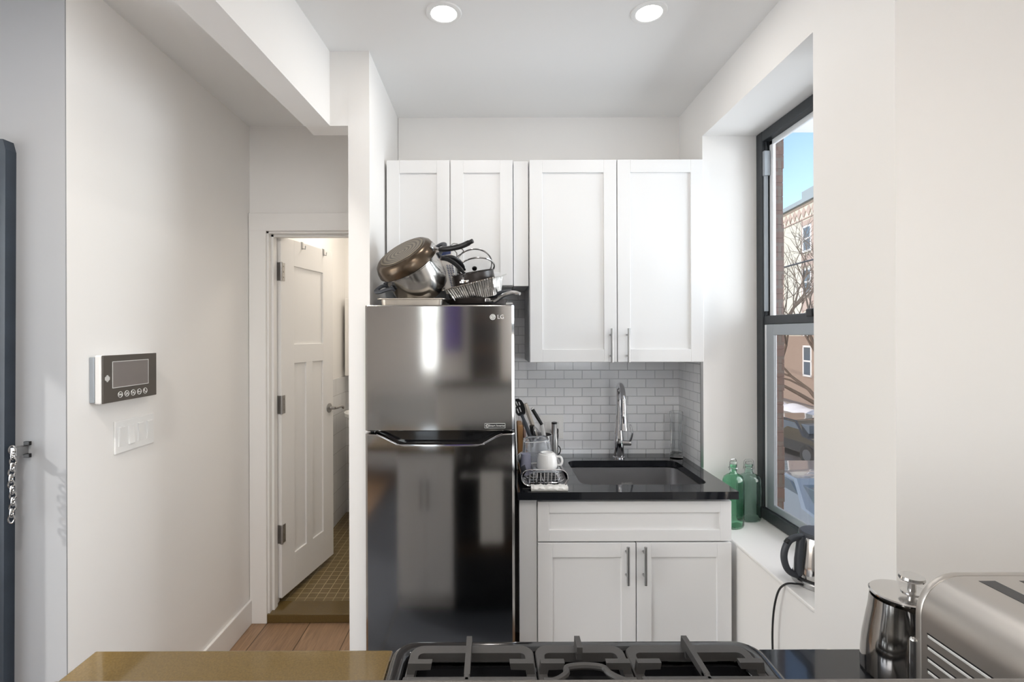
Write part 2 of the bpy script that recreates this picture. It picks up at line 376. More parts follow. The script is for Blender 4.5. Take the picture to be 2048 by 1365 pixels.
lo.box(1.2152, 1.229, WY0+.051, WY1-.066, 1.515, 1.562, .003); lo.box(1.2152, 1.229, WY0+.051, WY1-.066, SILL+.052, SILL+.082, .004)
ls = lo.obj('lower_sash', M['wingry'], w)
b = MB(); b.box(1.2145, 1.2295, WY1-.0645, WY1-.0505, SILL+.053, 1.561, .002); b.obj('sash_edge', M['winwht'], ls)
b = MB(); b.box(1.221, 1.224, WY0+.11, WY1-.120, SILL+.082, 1.515); b.obj('window_pane', M['screenmesh'], ls)
b = MB(); b.box(1.195, 1.214, 1.862, 1.90, 1.585, 1.615, .004); b.obj('sash_lock', M['blackp'], w)
for i, h in enumerate(HOLES):
    w = thing('window_%d' % (i+2), ['narrow','wide added fill-light'][i] + ' window in the rear wall', 'window', (h[0], REAR-.1, h[2]), kind='structure')  # the wide one is unseen, added to let in fill light
    b = MB(); t = .04
    b.box(h[0], h[0]+t, REAR-.1, REAR-.03, h[2], h[3]); b.box(h[1]-t, h[1], REAR-.1, REAR-.03, h[2], h[3]); b.box(h[0], h[1], REAR-.1, REAR-.03, h[3]-t, h[3]); b.box(h[0], h[1], REAR-.1, REAR-.03, h[2], h[2]+t); b.box(h[0], h[1], REAR-.1, REAR-.03, (h[2]+h[3])/2-.02, (h[2]+h[3])/2+.02)
    b.obj('window_frame', M['winwht'], w)
    b = MB(); b.box(h[0]+t, h[1]-t, REAR-.07, REAR-.066, h[2]+t, h[3]-t); b.obj('window_pane', M['pane'], w)

w = thing('window_4', 'wide unseen window added in the far left wall for fill light', 'window', (LX, .45, .45), kind='structure')  # unseen window, added so fill light can enter from the left
b = MB(); b.box(LX-.08, LX-.02, -.4, -.35, .45, 2.25); b.box(LX-.08, LX-.02, 1.25, 1.3, .45, 2.25); b.box(LX-.08, LX-.02, .43, .47, .45, 2.25); b.box(LX-.08, LX-.02, -.4, 1.3, .45, .5); b.box(LX-.08, LX-.02, -.4, 1.3, 2.2, 2.25); b.obj('window_frame', M['winwht'], w)
b = MB(); b.box(LX-.052, LX-.048, -.35, 1.25, .5, 2.2); b.obj('window_pane', M['pane'], w)
# ------------------------------------------------------------------ bathroom door
hp = Vector((-1.148, 2.735, 0)); fp = Vector((-1.040, 3.29, 0)); dv = fp - hp; dl = dv.length; ang = math.atan2(dv.y, dv.x)
door = thing('door_1', 'white three panel bathroom door standing open into the bathroom', 'door', (hp.x, hp.y, .08), Matrix.Rotation(ang, 3, 'Z'), kind='structure')
b = MB(); zt = 1.985; st = .125
b.box(0, st, 0, .035, 0, zt, .002); b.box(dl-st, dl, 0, .035, 0, zt, .002)
z1, z2, z3, z4 = .20, 1.28, 1.39, 1.835
for a, c in ((0, z1), (z2, z3), (z4, zt)): b.box(st-.001, dl-st+.001, 0, .035, a, c, .002)
mid = dl/2; b.box(mid-.035, mid+.035, 0, .035, z1-.001, z2+.001, .002)
b.box(st-.002, dl-st+.002, .010, .025, z1, z4)
b.obj('door_panel', M['trim'], door, local=True)
for zz in (.30, 1.06-.05, 1.74):
    b = MB(); b.cyl((-.006,-.006,zz), (-.006,-.006,zz+.10), .007); b.box(-.004, .0, -.002, .034, zz, zz+.1, .001); b.box(-.002, .032, -.004, -.0005, zz, zz+.1, .008)
    for q in (.02,.05,.08): b.cyl((.02,-.006,zz+q),(.02,-.003,zz+q),.004, seg=8)
    b.obj('hinge', M['hinge'], door, local=True)
b = MB(); b.lathe([(0,0),(.030,0),(.030,.006),(.012,.012),(.010,.045),(0,.045)], T=Matrix.Translation((dl-.055, -.001, .97)) @ Matrix.Rotation(PI/2, 4, 'X'))
b.tube(bez([(dl-.055,-.042,.97),(dl-.03,-.05,.97),(dl+.0,-.05,.972),(dl+.04,-.044,.968),(dl+.055,-.046,.955)], 16), .009)
b.obj('door_handle', M['hinge'], door, local=True)
for xx in (.20, .44):
    b = MB(); b.box(xx, xx+.014, -.002, .037, zt, zt+.002); b.box(xx, xx+.014, -.003, -.001, zt-.04, zt+.002); b.tube([(xx+.007,-.003,zt-.035),(xx+.007,-.02,zt-.04),(xx+.007,-.022,zt-.02)], .003)
    b.obj('over_door_hook', M['nickel'], door, local=True)
# bathroom fittings
o = thing('bathroom_sink', 'white ceramic sink glimpsed through the bathroom doorway', 'sink', (-.90, 3.9, .87))
b = MB(); b.lathe([(0,.0),(.12,.0),(.2,.06),(.25,.10),(.25,.125),(.235,.125),(.19,.09),(.1,.03),(0,.025)], c=(-.905,3.92,.80), scale=(.95,1.0)); b.obj('basin', M['ceramic'], o)
b = MB(); b.box(-1.0,-.80,3.95,4.168,.05,.81,.03); b.obj('pedestal', M['ceramic'], o)
o = thing('medicine_cabinet', 'white medicine cabinet edge beyond the bathroom door', 'cabinet', (-1.0, 4.1, 1.2))
b = MB(); b.box(-1.188, -.80, 4.07, 4.168, 1.19, 1.82, .004); b.obj('cabinet_body', M['trim'], o)
b = MB(); b.box(-1.186, -.80, 4.055, 4.069, 1.192, 1.818, .003); b.obj('cabinet_door', M['trim'], o)

# ------------------------------------------------------------------ entry door at far left
o = thing('door_2', 'dark metal entry door edge at the left border of the photo', 'door', (-1.6, 1.49, 0), kind='structure')
b = MB(); b.prism([(-2.2,0),(-1.438,0),(-1.430,1.2),(-1.424,2.07),(-1.432,2.10),(-2.2,2.10)], 'y', 1.468, 1.502); b.obj('door_frame', M['doorblk'], o)
b = MB(); b.box(-2.15, -1.475, 1.44, 1.468, .01, 2.05, .004); b.obj('door_slab', M['doorblk'], o)
ch = thing('door_chain', 'steel security chain hanging beside the dark entry door', 'chain', (-1.43, 1.46, 1.2))
for vv in (890, 915): b = MB(); b.box(U(24,1.46), U(36,1.46), 1.494, 1.503, Z(vv+4,1.46), Z(vv-4,1.46), .001); b.obj('keeper_screw', M['blackp'], ch)
b = MB(); b.box(U(18,1.46), U(30,1.46), 1.462, 1.503, Z(912,1.46), Z(894,1.46), .002); b.obj('keeper_plate', M['nickel'], ch)
b = MB()
for k in range(13):
    zc = Z(898 + k*11.5, 1.45); xc = U(22 + 2*math.sin(k*.9), 1.45); tw = (k % 2)*PI/2 + .35
    ring = [Vector((.0075*math.cos(2*PI*i/14), 0, .0125*math.sin(2*PI*i/14))) for i in range(14)]
    R = Matrix.Rotation(tw, 3, 'Z'); b.tube([R @ p + Vector((xc, 1.452, zc)) for p in ring], .0022, 6, closed=True)
b.obj('chain_links', M['steel'], ch)

# ------------------------------------------------------------------ wall devices
X = XL
o = thing('intercom_monitor', 'dark faced video intercom monitor with five round buttons on the left wall', 'intercom', (X, 1.72, 1.38))
y0, y1, za, zb = 1.592, 1.853, 1.300, 1.458
b = MB(); b.box(X, X+.014, y0-.004, y1-.02, za+.006, zb-.006, .002); b.obj('wall_bracket', M['wingry'], o)
b = MB(); b.box(X+.012, X+.034, y0, y1, za, zb, .006, seg=3); b.obj('housing', M['wplast'], o)
b = MB(); b.box(X+.0335, X+.038, y0+.003, y1-.001, za+.002, zb-.001, .002); fp_ = b.obj('front_panel', M['bezel'], o)
sy0, sy1, sz0, sz1 = y0+.045, y0+.213, 1.350, 1.434
b = MB(); b.box(X+.0375, X+.0388, sy0, sy1, sz0, sz1); b.obj('screen', M['screen'], o)
b = MB()
for (a,c,d,e) in ((sy0-.002,sy1+.002,sz1,sz1+.002),(sy0-.002,sy1+.002,sz0-.002,sz0),(sy0-.002,sy0,sz0,sz1),(sy1,sy1+.002,sz0,sz1)): b.box(X+.0375, X+.0392, a, c, d, e)
b.obj('screen_border', M['mark'], o)
for k in range(5):
    yy = y0 + .078 + k*.030; zz = 1.324
    b = MB(); b.tube([Vector((X+.0385, yy+.0095*math.cos(t*PI/10), zz+.0095*math.sin(t*PI/10))) for t in range(20)], .0012, 6, closed=True)
    if k == 0: b.box(X+.038,X+.039,yy-.005,yy+.002,zz-.003,zz+.003); b.prism([(yy+.002,zz),(yy+.006,zz+.003),(yy+.006,zz-.003)],'x',X+.038,X+.039)
    elif k == 1: b.cyl((X+.038,yy+.001,zz+.001),(X+.039,yy+.001,zz+.001),.0035,seg=12); b.box(X+.038,X+.039,yy-.005,yy,zz-.005,zz-.001)
    elif k == 2: b.prism([(yy-.005,zz-.003),(yy+.005,zz-.003),(yy,zz+.006)],'x',X+.038,X+.039)
    elif k == 3: b.cyl((X+.038,yy-.003,zz),(X+.039,yy-.003,zz),.0032,seg=12); b.box(X+.038,X+.039,yy-.001,yy+.007,zz-.001,zz+.001)
    else: b.tube([(X+.0385,yy-.004,zz+.005),(X+.0385,yy-.003,zz-.001),(X+.0385,yy+.001,zz-.004),(X+.0385,yy+.005,zz-.004)], .0014, 6)
    b.obj('button', M['mark'], o)
b = MB()
for k, hgt in enumerate((.010,.015,.022,.022,.015,.010)): b.box(X+.0378, X+.039, y0+.012+k*.0035, y0+.0142+k*.0035, 1.382-hgt/2, 1.382+hgt/2)
b.obj('speaker_grille', M['mark'], o)
o = thing('switch_plate', 'white four gang light switch plate below the intercom', 'light switch', (X, 1.787, 1.17))
b = MB(); b.box(X, X+.006, 1.690, 1.885, 1.117, 1.230, .003); b.obj('cover_plate', M['wplast'], o)
for k in range(4):
    yy = 1.706 + k*.0463
    b = MB(); T = Matrix.Translation((X+.0062, yy+.012, 1.1735)) @ Matrix.Rotation(math.radians(4 if k != 1 else -4), 4, 'Y')
    b.box(-.003, .0035, -.013, .013, -.033, .033, .001, T=T); b.obj('rocker', M['wplast'], o)
o = thing('outlet_plate', 'white wall plate with rocker switch and outlet on the tiled backsplash', 'outlet', (.30, YB-.01, .98))
py = YB-.008
b = MB(); b.box(U(1079,2.54), U(1126,2.54), py-.006, py, Z(878,2.54), Z(831,2.54), .002); b.obj('cover_plate', M['wplast'], o)
b = MB(); b.box(U(1089,2.54), U(1101,2.54), py-.009, py-.004, Z(866,2.54), Z(843,2.54), .001); b.obj('rocker', M['wplast'], o)
b = MB(); b.box(U(1106,2.54), U(1119,2.54), py-.008, py-.004, Z(868,2.54), Z(842,2.54), .001); rc = b.obj('receptacle', M['wplast'], o)
b = MB()
for uu in (1109.5, 1114.5): b.box(U(uu,2.54)-.001, U(uu,2.54)+.001, py-.0086, py-.006, Z(847,2.54)-.002, Z(847,2.54)+.004)
b.cyl((U(1112,2.54),py-.0086,Z(850.5,2.54)),(U(1112,2.54),py-.006,Z(850.5,2.54)),.0022,seg=12); b.obj('slots', M['blackp'], rc)

# ------------------------------------------------------------------ downlights
def downlight(x, y, label, z=H, power=14):
    o = thing('recessed_light', label, 'ceiling light', (x, y, z), group='recessed ceiling lights')
    b = MB(); b.lathe([(.044,-.004),(.050,-.006),(.060,-.004),(.062,0),(.044,0),(.044,-.004)], c=(x,y,z)); b.obj('trim_ring', M['wplast'], o)
    b = MB(); b.lathe([(0,-.003),(.044,-.003),(.044,0),(0,0)], c=(x,y,z)); b.obj('diffuser', M['lamp'], o)
    l = bpy.data.lights.new('recessed_light_lamp', 'AREA'); l.shape = 'DISK'; l.size = .085; l.energy = power; l.color = (1,.955,.90)
    lo_ = bpy.data.objects.new('recessed_light_lamp', l); lo_.location = (x, y, z-.008); C.objects.link(lo_); lo_.parent = o; lo_.location = (0,0,-.008)
downlight(-.159, 1.72, 'left of the two recessed ceiling lights above the fridge', power=1)
downlight(.547, 1.72, 'right of the two recessed ceiling lights, nearer the window', power=.8)

# ------------------------------------------------------------------ cabinets
def shaker(x0, x1, z0, z1, y, t=.02, st=.057, rec=.008, ry=-1):
    # door slab whose visible face looks along ry * Y at y
    b = MB(); f, k = y, y - ry*t
    b.box(x0, x0+st, f, k, z0, z1, .0018); b.box(x1-st, x1, f, k, z0, z1, .0018)
    b.box(x0+st-.0005, x1-st+.0005, f, k, z1-st, z1, .0018); b.box(x0+st-.0005, x1-st+.0005, f, k, z0, z0+st, .0018)
    b.box(x0+st-.003, x1-st+.003, f - ry*rec, k + ry*.003, z0+st-.003, z1-st+.003)
    return b
def bar_handle(x, z0, z1, y, ry=-1, r=.0058, vert=True):
    b = MB(); yy = y + ry*.032; q = .028
    b.cyl((x, yy, z0), (x, yy, z1), r, seg=16)
    for zz in (z0+q, z1-q): b.cyl((x, y, zz), (x, yy, zz), .0042, seg=10)
    return b
Y1 = 2.22
o = thing('upper_cabinet', 'short white wall cabinet with two doors above the fridge', 'cabinet', (-.18, 2.38, 1.737))
b = MB(); b.box(-.466, .100, Y1+.021, YB-.009, 1.737, 2.295, .001); b.obj('cabinet_body', M['cab'], o)
shaker(-.462, -.182, 1.739, 2.297, Y1).obj('door', M['cab'], o); shaker(-.178, .098, 1.739, 2.297, Y1).obj('door', M['cab'], o)
o = tag(MB().box(.102, .168, Y1+.012, YB-.009, 1.737, 2.295, .001).obj('filler_panel', M['cab']), 'narrow white filler strip between the two wall cabinets', 'filler panel')
o = thing('upper_cabinet', 'tall white wall cabinet with two bar handled doors above the sink', 'cabinet', (.56, 2.38, 1.395))
b = MB(); b.box(.171, .945, Y1+.021, YB-.009, 1.395, 2.297, .001); b.obj('cabinet_body', M['cab'], o)
for (a, c, hx) in ((.173, .559, U(1221,Y1)), (.563, .945, U(1254,Y1))):
    d = shaker(a, c, 1.397, 2.297, Y1).obj('door', M['cab'], o)
    bar_handle(hx, Z(726,2.19), Z(658,2.19), Y1).obj('handle', M['nickel'], d)
Y2 = 1.95
o = thing('base_cabinet', 'white sink base cabinet with false drawer front and two doors', 'cabinet', (.56, 2.24, 0))
b = MB(); b.box(.178, .196, Y2+.021, YB-.01, .10, .882, .001); b.box(.912, .930, Y2+.021, YB-.01, .10, .882, .001); b.box(.178, .930, YB-.03, YB-.01, .10, .882); b.box(.178, .930, Y2+.021, YB-.01, .10, .12); b.box(.178,.930,Y2+.021,Y2+.04,.86,.882); b.obj('cabinet_body', M['cab'], o)
b = MB(); b.box(.178, .930, Y2+.08, YB-.02, 0, .101); b.obj('toe_kick', M['cab'], o)
shaker(.180, .936, .712, .868, Y2, st=.045).obj('drawer_front', M['cab'], o)
for (a, c, hx) in ((.180, .562, U(1255,1.92)), (.566, .936, U(1290,1.92))):
    d = shaker(a, c, .104, .706, Y2).obj('door', M['cab'], o)
    bar_handle(hx, Z(1172,1.92), Z(1096,1.92), Y2, r=.0062).obj('handle', M['nickel'], d)
tag(MB().box(.108, .176, Y2+.004, Y2+.03, 0, .882, .001).obj('filler_panel', M['cab']), 'narrow white filler strip between fridge and sink cabinet', 'filler panel')

# ------------------------------------------------------------------ countertop, sink, faucet
def slab_with_hole(outer, hole, z0, z1):
    b = MB(); bm = b.bm
    for z in (z0, z1):
        vo = [bm.verts.new((x, y, z)) for x, y in outer]; vh = [bm.verts.new((x, y, z)) for x, y in hole]
        eo = [bm.edges.new((vo[i], vo[(i+1)%len(vo)])) for i in range(len(vo))]; eh = [bm.edges.new((vh[i], vh[(i+1)%len(vh)])) for i in range(len(vh))]
        bmesh.ops.triangle_fill(bm, edges=eo+eh, use_beauty=True, use_dissolve=False)
        if z == z0: lo1, lh1 = vo, vh
    for a, c, n in ((lo1, vo, len(vo)), (lh1, vh, len(vh))):
        for i in range(n): bm.faces.new([a[i], a[(i+1)%n], c[(i+1)%n], c[i]])
    return b
hole = rrect(.362, .880, 2.015, 2.400, .045, 6)
b = slab_with_hole([(.100,1.92),(.950,1.92),(.952,2.25),(.954,YB-.009),(.100,YB-.009)], hole, .884, ZC)
tag(b.obj('countertop', M['stone']), 'black polished stone countertop with cut-out around the sink', 'countertop')
o = thing('kitchen_sink', 'rectangular stainless undermount sink in the black countertop', 'sink', (.62, 2.2, .68))
b = MB(); z0, z1 = .66, .8838
r0 = rrect(.350,.892,2.003,2.412,.05,6); r1 = rrect(.356,.886,2.009,2.406,.048,6); r2 = rrect(.362,.880,2.015,2.400,.045,6); r3 = rrect(.372,.870,2.025,2.390,.045,6); r4 = rrect(.44,.80,2.09,2.33,.05,6)
b.loft([[(x,y,z1) for x,y in r0],[(x,y,z1) for x,y in r1],[(x,y,z1-.003) for x,y in r2],[(x,y,z1-.006) for x,y in r2],[(x,y,z0+.03) for x,y in r3],[(x,y,z0+.02) for x,y in r3],[(x,y,z0+.006) for x,y in rrect(.385,.857,2.038,2.377,.045,6)],[(x,y,z0) for x,y in r4]], cap=False)
b.bm.faces.new([b.bm.verts.new((x,y,z0)) for x,y in r4])
b.obj('basin', M['bsteel'], o)
b = MB(); b.lathe([(0,.001),(.03,.001),(.035,.004),(.045,.004),(.045,0)], c=(.62,2.22,z0)); b.obj('drain', M['chrome'], o)
text('maker_mark', 'BLANCO', .013, M['mark'], o, (.648, 2.3915, .806), (PI/2,0,0))
# faucet
o = thing('kitchen_faucet', 'tall chrome pull-down faucet with side lever behind the sink', 'faucet', (.627, 2.46, ZC))
b = MB(); c = (.627,2.46,ZC)
b.lathe([(0,0),(.029,0),(.029,.004),(.0255,.008),(.025,.07),(.0245,.10),(.022,.115),(.018,.16),(.0145,.22),(.0135,.26),(0,.262)], c=c); b.obj('body', M['chrome'], o)
b = MB(); pts = bez([(.627,2.46,ZC+.25),(.627,2.459,ZC+.30),(.624,2.445,ZC+.345),(.621,2.405,ZC+.364),(.617,2.355,ZC+.350),(.613,2.322,ZC+.31),(.611,2.312,ZC+.28)], 36); b.tube(pts, .0125, 16); b.obj('neck', M['chrome'], o)
b = MB(); b.cyl((.611,2.312,ZC+.285),(.608,2.300,ZC+.235),.0135,.0145,20); b.cyl((.608,2.300,ZC+.236),(.604,2.288,ZC+.165),.0148,.0205,20); b.box(.596,.606,2.268,2.274,ZC+.20,ZC+.235,.003)
b.obj('spray_head', M['chrome'], o)
b = MB(); b.cyl((.627,2.455,ZC+.075),(.676,2.445,ZC+.075),.0145,.013,18); b.cyl((.676,2.445,ZC+.075),(.684,2.443,ZC+.075),.0135,.0115,18)
b.tube(bez([(.676,2.44,ZC+.085),(.682,2.435,ZC+.105),(.684,2.428,ZC+.13),(.676,2.42,ZC+.155),(.671,2.415,ZC+.168)],16), [.006]*4+[.0055]*8+[.0045]*10 if False else .005, 8, flat=1.5); b.obj('lever', M['chrome'], o)
# glass in corner
o = thing('glass_vase', 'tall clear fluted drinking glass in the tiled corner beside the sink', 'glass', (.903, 2.44, ZC))
b = MB(); n = 48
def ring(r, z, amp=.0):
    return [((r+amp*math.cos(6*a*2*PI/n*1.0+z*18))*math.cos(2*PI*a/n)+.903, (r+amp*math.cos(6*a*2*PI/n+z*18))*math.sin(2*PI*a/n)+2.44, ZC+z) for a in range(n)]
b.loft([ring(.030,0),ring(.031,.004),ring(.029,.04,.0006),ring(.024,.075,.0016),ring(.025,.13,.0022),ring(.029,.19,.0014),ring(.031,.228),ring(.0295,.229),ring(.0272,.19,.001),ring(.023,.13,.0018),ring(.022,.075,.001),ring(.026,.04),ring(.026,.028)])
b.obj('glass_body', M['glass'], o)
b = MB(); pts = []
for k in range(12):
    a = math.radians(200+0*k) ; zz = .075 + k*.006; b.box(.873-.0005,.8745,2.425-.004*math.sin(k*PI/11),2.428,ZC+zz,ZC+zz+.0035)
b.obj('printed_mark', M['wplast'], o)

# ------------------------------------------------------------------ refrigerator
FY = 1.83; fx0, fx1 = U(728,FY)+.001, U(1028.5,FY)
o = thing('refrigerator', 'dark stainless top freezer refrigerator with pans piled on top', 'refrigerator', (-.19, 2.15, 0))
b = MB(); b.box(fx0+.006, fx1-.003, FY+.078, 2.50, .03, 1.618, .006); b.obj('body', M['rubber'], o)
def bow(x):
    t = (x - (fx0+fx1)/2)/((fx1-fx0)/2); return FY + .006*t*t - .001 + (.010 if abs(t) > .985 else 0)
def door_panel(zlo, zhi, top=None):
    b = MB(); n = 60; rings = []
    for i in range(n+1):
        x = fx0 + (fx1-fx0)*i/n; y = bow(x); t = zhi if top is None else top(x); e = .004
        rings.append([(x,y+e,t),(x,y+.001,t-.001),(x,y,t-e),(x,y,t-e-.002),(x,y,zlo+e+.002),(x,y,zlo+e),(x,y+e,zlo),(x,FY+.072,zlo),(x,FY+.072,t)])
    return b.loft(rings)
zf0, zf1 = Z(863,FY), Z(610,FY)
b = door_panel(zf0, zf1); fd = b.obj('freezer_door', M['fridge'], o)
DIP = [(730,868.0),(752,869),(765,874),(790,886),(806,890),(952,890),(968,886),(992,873),(1004,868.5),(1030,867.5)]
def dip(x):
    u = CX + x/FY*F
    for (a, va), (c, vc) in zip(DIP, DIP[1:]):
        if a <= u <= c: return Z(va+(vc-va)*(u-a)/(c-a), FY)
    return Z(868, FY)
b = door_panel(.065, 1.15, dip); ld = b.obj('lower_door', M['fridge'], o)
b = MB(); b.box(fx0+.025, fx1-.02, FY+.042, FY+.085, 1.09, Z(862,FY), .004); b.obj('handle_recess', M['blackg'], o)
b = MB(); pts = [(U(u,FY), bow(U(u,FY))-.0005, Z(v,FY)) for u, v in DIP[1:-1]]; b.tube(bez(pts, 60), .0022, 8); b.obj('handle_lip', M['chrome'], ld)
b = MB(); b.box(fx0+.02, fx1-.02, FY+.03, FY+.08, .0, .06, .004); b.obj('base_grille', M['blackp'], o)
b = MB(); b.box(fx1-.03, fx1-.004, FY+.01, FY+.07, zf1, zf1+.010, .003); b.obj('hinge_cap', M['nickel'], o)
# badge
lx, lz = U(985.5,FY), Z(634.5,FY); yb = bow(lx)-.0012
b = MB(); b.cyl((lx,yb+.002,lz),(lx,yb-.0006,lz),.0108,seg=32); lg = b.obj('logo_disc', M['mark'], fd)
b = MB(); b.tube([Vector((lx+.0075*math.cos(a), yb-.0008, lz+.0075*math.sin(a))) for a in [math.radians(50+i*15) for i in range(21)]], .0007, 6); b.box(lx-.0012, lx, yb-.0014, yb-.0004, lz-.003, lz+.0045); b.box(lx-.0012, lx+.003, yb-.0014, yb-.0004, lz-.0042, lz-.003); b.box(lx+.001,lx+.0078,yb-.0014,yb-.0004,lz-.0006,lz+.0006); b.cyl((lx-.004,yb-.0004,lz+.003),(lx-.004,yb-.0014,lz+.003),.0011,seg=10); b.obj('logo_face', M['bezel'], lg)
text('logo_letters', 'LG', .021, M['mark'], lg, (U(1001.5,FY), bow(U(1001.5,FY))-.0010, lz), (PI/2,0,0), bold=.0002)
bx0, bx1, bz0, bz1 = U(968.5,FY), U(1010,FY), Z(857,FY), Z(847.5,FY); yb = bow(bx0)-.001
b = MB()
b.box(bx0,bx1,yb-.0006,yb+.003,bz1-.0012,bz1); b.box(bx0,bx1,yb-.0006,yb+.003,bz0,bz0+.0012); b.box(bx0,bx0+.0012,yb-.0006,yb+.003,bz0,bz1); b.box(bx1-.0012,bx1,yb-.0006,yb+.003,bz0,bz1)
bd = b.obj('badge_border', M['mark'], fd)
b = MB(); b.box(bx0+.001,bx1-.001,yb-.0002,yb+.003,bz0+.001,bz1-.001); b.obj('badge_plate', M['blackp'], bd)
text('badge_letters', 'Smart Inverter', .0102, M['mark'], bd, ((bx0+bx1)/2+.008, yb-.0008, (bz0+bz1)/2+.0005), (PI/2,0,0), .0003, .00015)
b = MB(); b.tube([Vector((bx0+.010+.005*math.cos(a), yb-.0008, (bz0+bz1)/2+.005*math.sin(a))) for a in [i*PI/8 for i in range(16)]], .0008, 6, closed=True); b.tube([Vector((bx0+.010+.0022*math.cos(a), yb-.0008, (bz0+bz1)/2+.0022*math.sin(a))) for a in [math.radians(45+i*20) for i in range(14)]], .0006, 6); b.obj('badge_emblem', M['mark'], bd)

# ------------------------------------------------------------------ pile on the fridge
TOP = 1.632
def frame(zaxis, xhint=(1,0,0)):
    z = Vector(zaxis).normalized(); x = Vector(xhint); x = (x - z*x.dot(z)).normalized(); y = z.cross(x)
    return Matrix((x,y,z)).transposed()
# baking sheet under the stock pot
o = thing('baking_pan', 'shallow metal baking pan lying flat under the stock pot', 'baking pan', (-.33, 2.02, TOP))
b = MB()
def rr3(x0,x1,y0,y1,r,z): return [(x,y,z) for x,y in rrect(x0,x1,y0,y1,r,4)]
b.loft([rr3(-.422,-.188,1.918,2.167,.02,TOP+.001), rr3(-.425,-.185,1.915,2.17,.022,TOP+.024), rr3(-.437,-.173,1.903,2.182,.024,TOP+.025), rr3(-.437,-.173,1.903,2.182,.024,TOP+.028), rr3(-.424,-.186,1.916,2.169,.022,TOP+.0275), rr3(-.413,-.197,1.927,2.158,.02,TOP+.004)])
b.obj('pan_body', M['tray'], o)
# stock pot
n = Vector((-.42,-.50,.76)).normalized(); Rp = frame(n, (1,-.1,.5))
rimc = Vector((U(818,1.98), 1.98, Z(527,1.98)))
base = rimc - n*.150
pot = thing('stock_pot', 'tilted polished steel stock pot resting on the baking pan', 'cooking pot', base, Rp)
b = MB(); b.lathe([(0,0),(.070,0),(.085,.004),(.102,.02),(.113,.05),(.117,.10),(.118,.144),(.1215,.147),(.1215,.150),(.117,.150),(.1155,.144),(.114,.10),(.110,.05),(.098,.022),(.08,.008),(0,.006)], seg=64)
b.obj('pot_body', M['potsteel'], pot, local=True)
def pot_handle(a):
    R = Matrix.Rotation(a, 4, 'Z')
    b = MB(); b.tube(bez([(.117,-.036,.118),(.135,-.034,.126),(.160,-.022,.130),(.168,0,.131),(.160,.022,.130),(.135,.034,.126),(.117,.036,.118)],30), .0068, 10, T=R, flat=1.5)
    for s in (-1,1): b.box(.112,.121,s*.036-.010,s*.036+.010,.106,.130,.003,T=R)
    return b
pot_handle(math.radians(205)).obj('handle', M['rubber'], pot, local=True)
pot_handle(math.radians(25)).obj('handle', M['rubber'], pot, local=True)
# skillet upside down as lid
sk = thing('skillet', 'scorched brown skillet turned upside down on the stock pot', 'frying pan', rimc + n*.003, Rp)
b = MB(); prof = [(.126,.0),(.128,.002),(.126,.020),(.119,.040),(.108,.050),(.100,.053)]
for i, r in enumerate([.094,.088,.080,.074,.066,.060,.052,.046,.038,.032,.024,.018]): prof.append((r, .053 + (.0016 if i % 2 else -.0016)))
prof += [(0,.053),(0,.050),(.098,.050),(.114,.038),(.121,.018),(.122,.0),(.126,0)]
b.lathe(prof, seg=72); b.obj('pan_body', M['bronze'], sk, local=True)
hw = (W(880,499,1.93), W(902,497,1.90), W(924,492,1.88), W(946,482,1.86))
inv = (Matrix.Translation(rimc + n*.003) @ Rp.to_4x4()).inverted()
hl = [inv @ p for p in hw]; att = Vector((hl[0].x, hl[0].y, 0)).normalized()
b = MB(); b.lathe([(.094,.0528),(.093,.0548),(0,.0548),(0,.0530),(.094,.0528)], seg=64); b.obj('ringed_base', M['rings'], sk, local=True)
b = MB(); a0 = math.atan2(hl[0].y, hl[0].x); R = Matrix.Rotation(a0, 4, 'Z')
b.box(.119,.129,-.020,.020,.012,.036,.004,T=R); b.tube([att*.122+Vector((0,0,.024)), hl[0]], .006, 8)
for s in (-1,1): b.lathe([(0,.003),(.005,.002),(.006,0)], T=R @ Matrix.Translation((.129,s*.012,.024)) @ Matrix.Rotation(PI/2,4,'Y'), seg=12)
b.obj('handle_bracket', M['steel'], sk, local=True)
b = MB(); b.tube(bez(hl, 24), [.0085]*2+[.0105]*20+[.0085]*3, 12, flat=1.0); b.obj('handle', M['blackp'], sk, local=True)
# spring-form box / printed paper bag standing between the pots
o = thing('paper_bag', 'printed paper bag squeezed upright between the stock pot and saucepans', 'paper bag', W(890,590,2.06), None)
M['bag'] = mat('printed_bag_paper', (.74,.70,.65), .7, bump=.3, bscale=60)
M['navy'] = mat('navy_print', (.05,.07,.18), .6, bump=.02); M['redp'] = mat('dark_red_print', (.28,.05,.05), .6, bump=.02)
b = MB()
def q(u, v, d): return tuple(W(u, v, d))
b.loft([[q(868,500,2.06),q(903,500,2.06),q(903,500,2.11),q(868,500,2.11)],[q(868,520,2.05),q(905,522,2.05),q(905,522,2.12),q(868,520,2.12)],[q(884,560,2.05),q(910,560,2.05),q(910,560,2.12),q(884,560,2.12)],[q(893,588,2.05),q(913,588,2.05),q(913,588,2.11),q(893,588,2.11)]], smooth=False)
b.obj('bag_body', M['bag'], o)
def quad_print(name, m, us, d, parent, th=.001):
    b = MB(); b.prism([(U(u,d), Z(v,d)) for u, v in us], 'y', d-th, d); return b.obj(name, m, parent)
quad_print('print_block', M['navy'], [(869,507),(902,501),(902,508),(868,514)], 2.049, o)
quad_print('print_block', M['redp'], [(869,518),(881,514),(890,545),(876,540)], 2.049, o)
b = MB()
for k in range(16):
    for j in range(3):
        u = 893 + k*.75 + j*5; v = 530 + k*3.4
        if random.random() < .85: b.box(U(u,2.049), U(u+3.4,2.049), 2.0478, 2.05, Z(v+1.3,2.049), Z(v,2.049))
b.obj('printed_text', M['navy'], o)
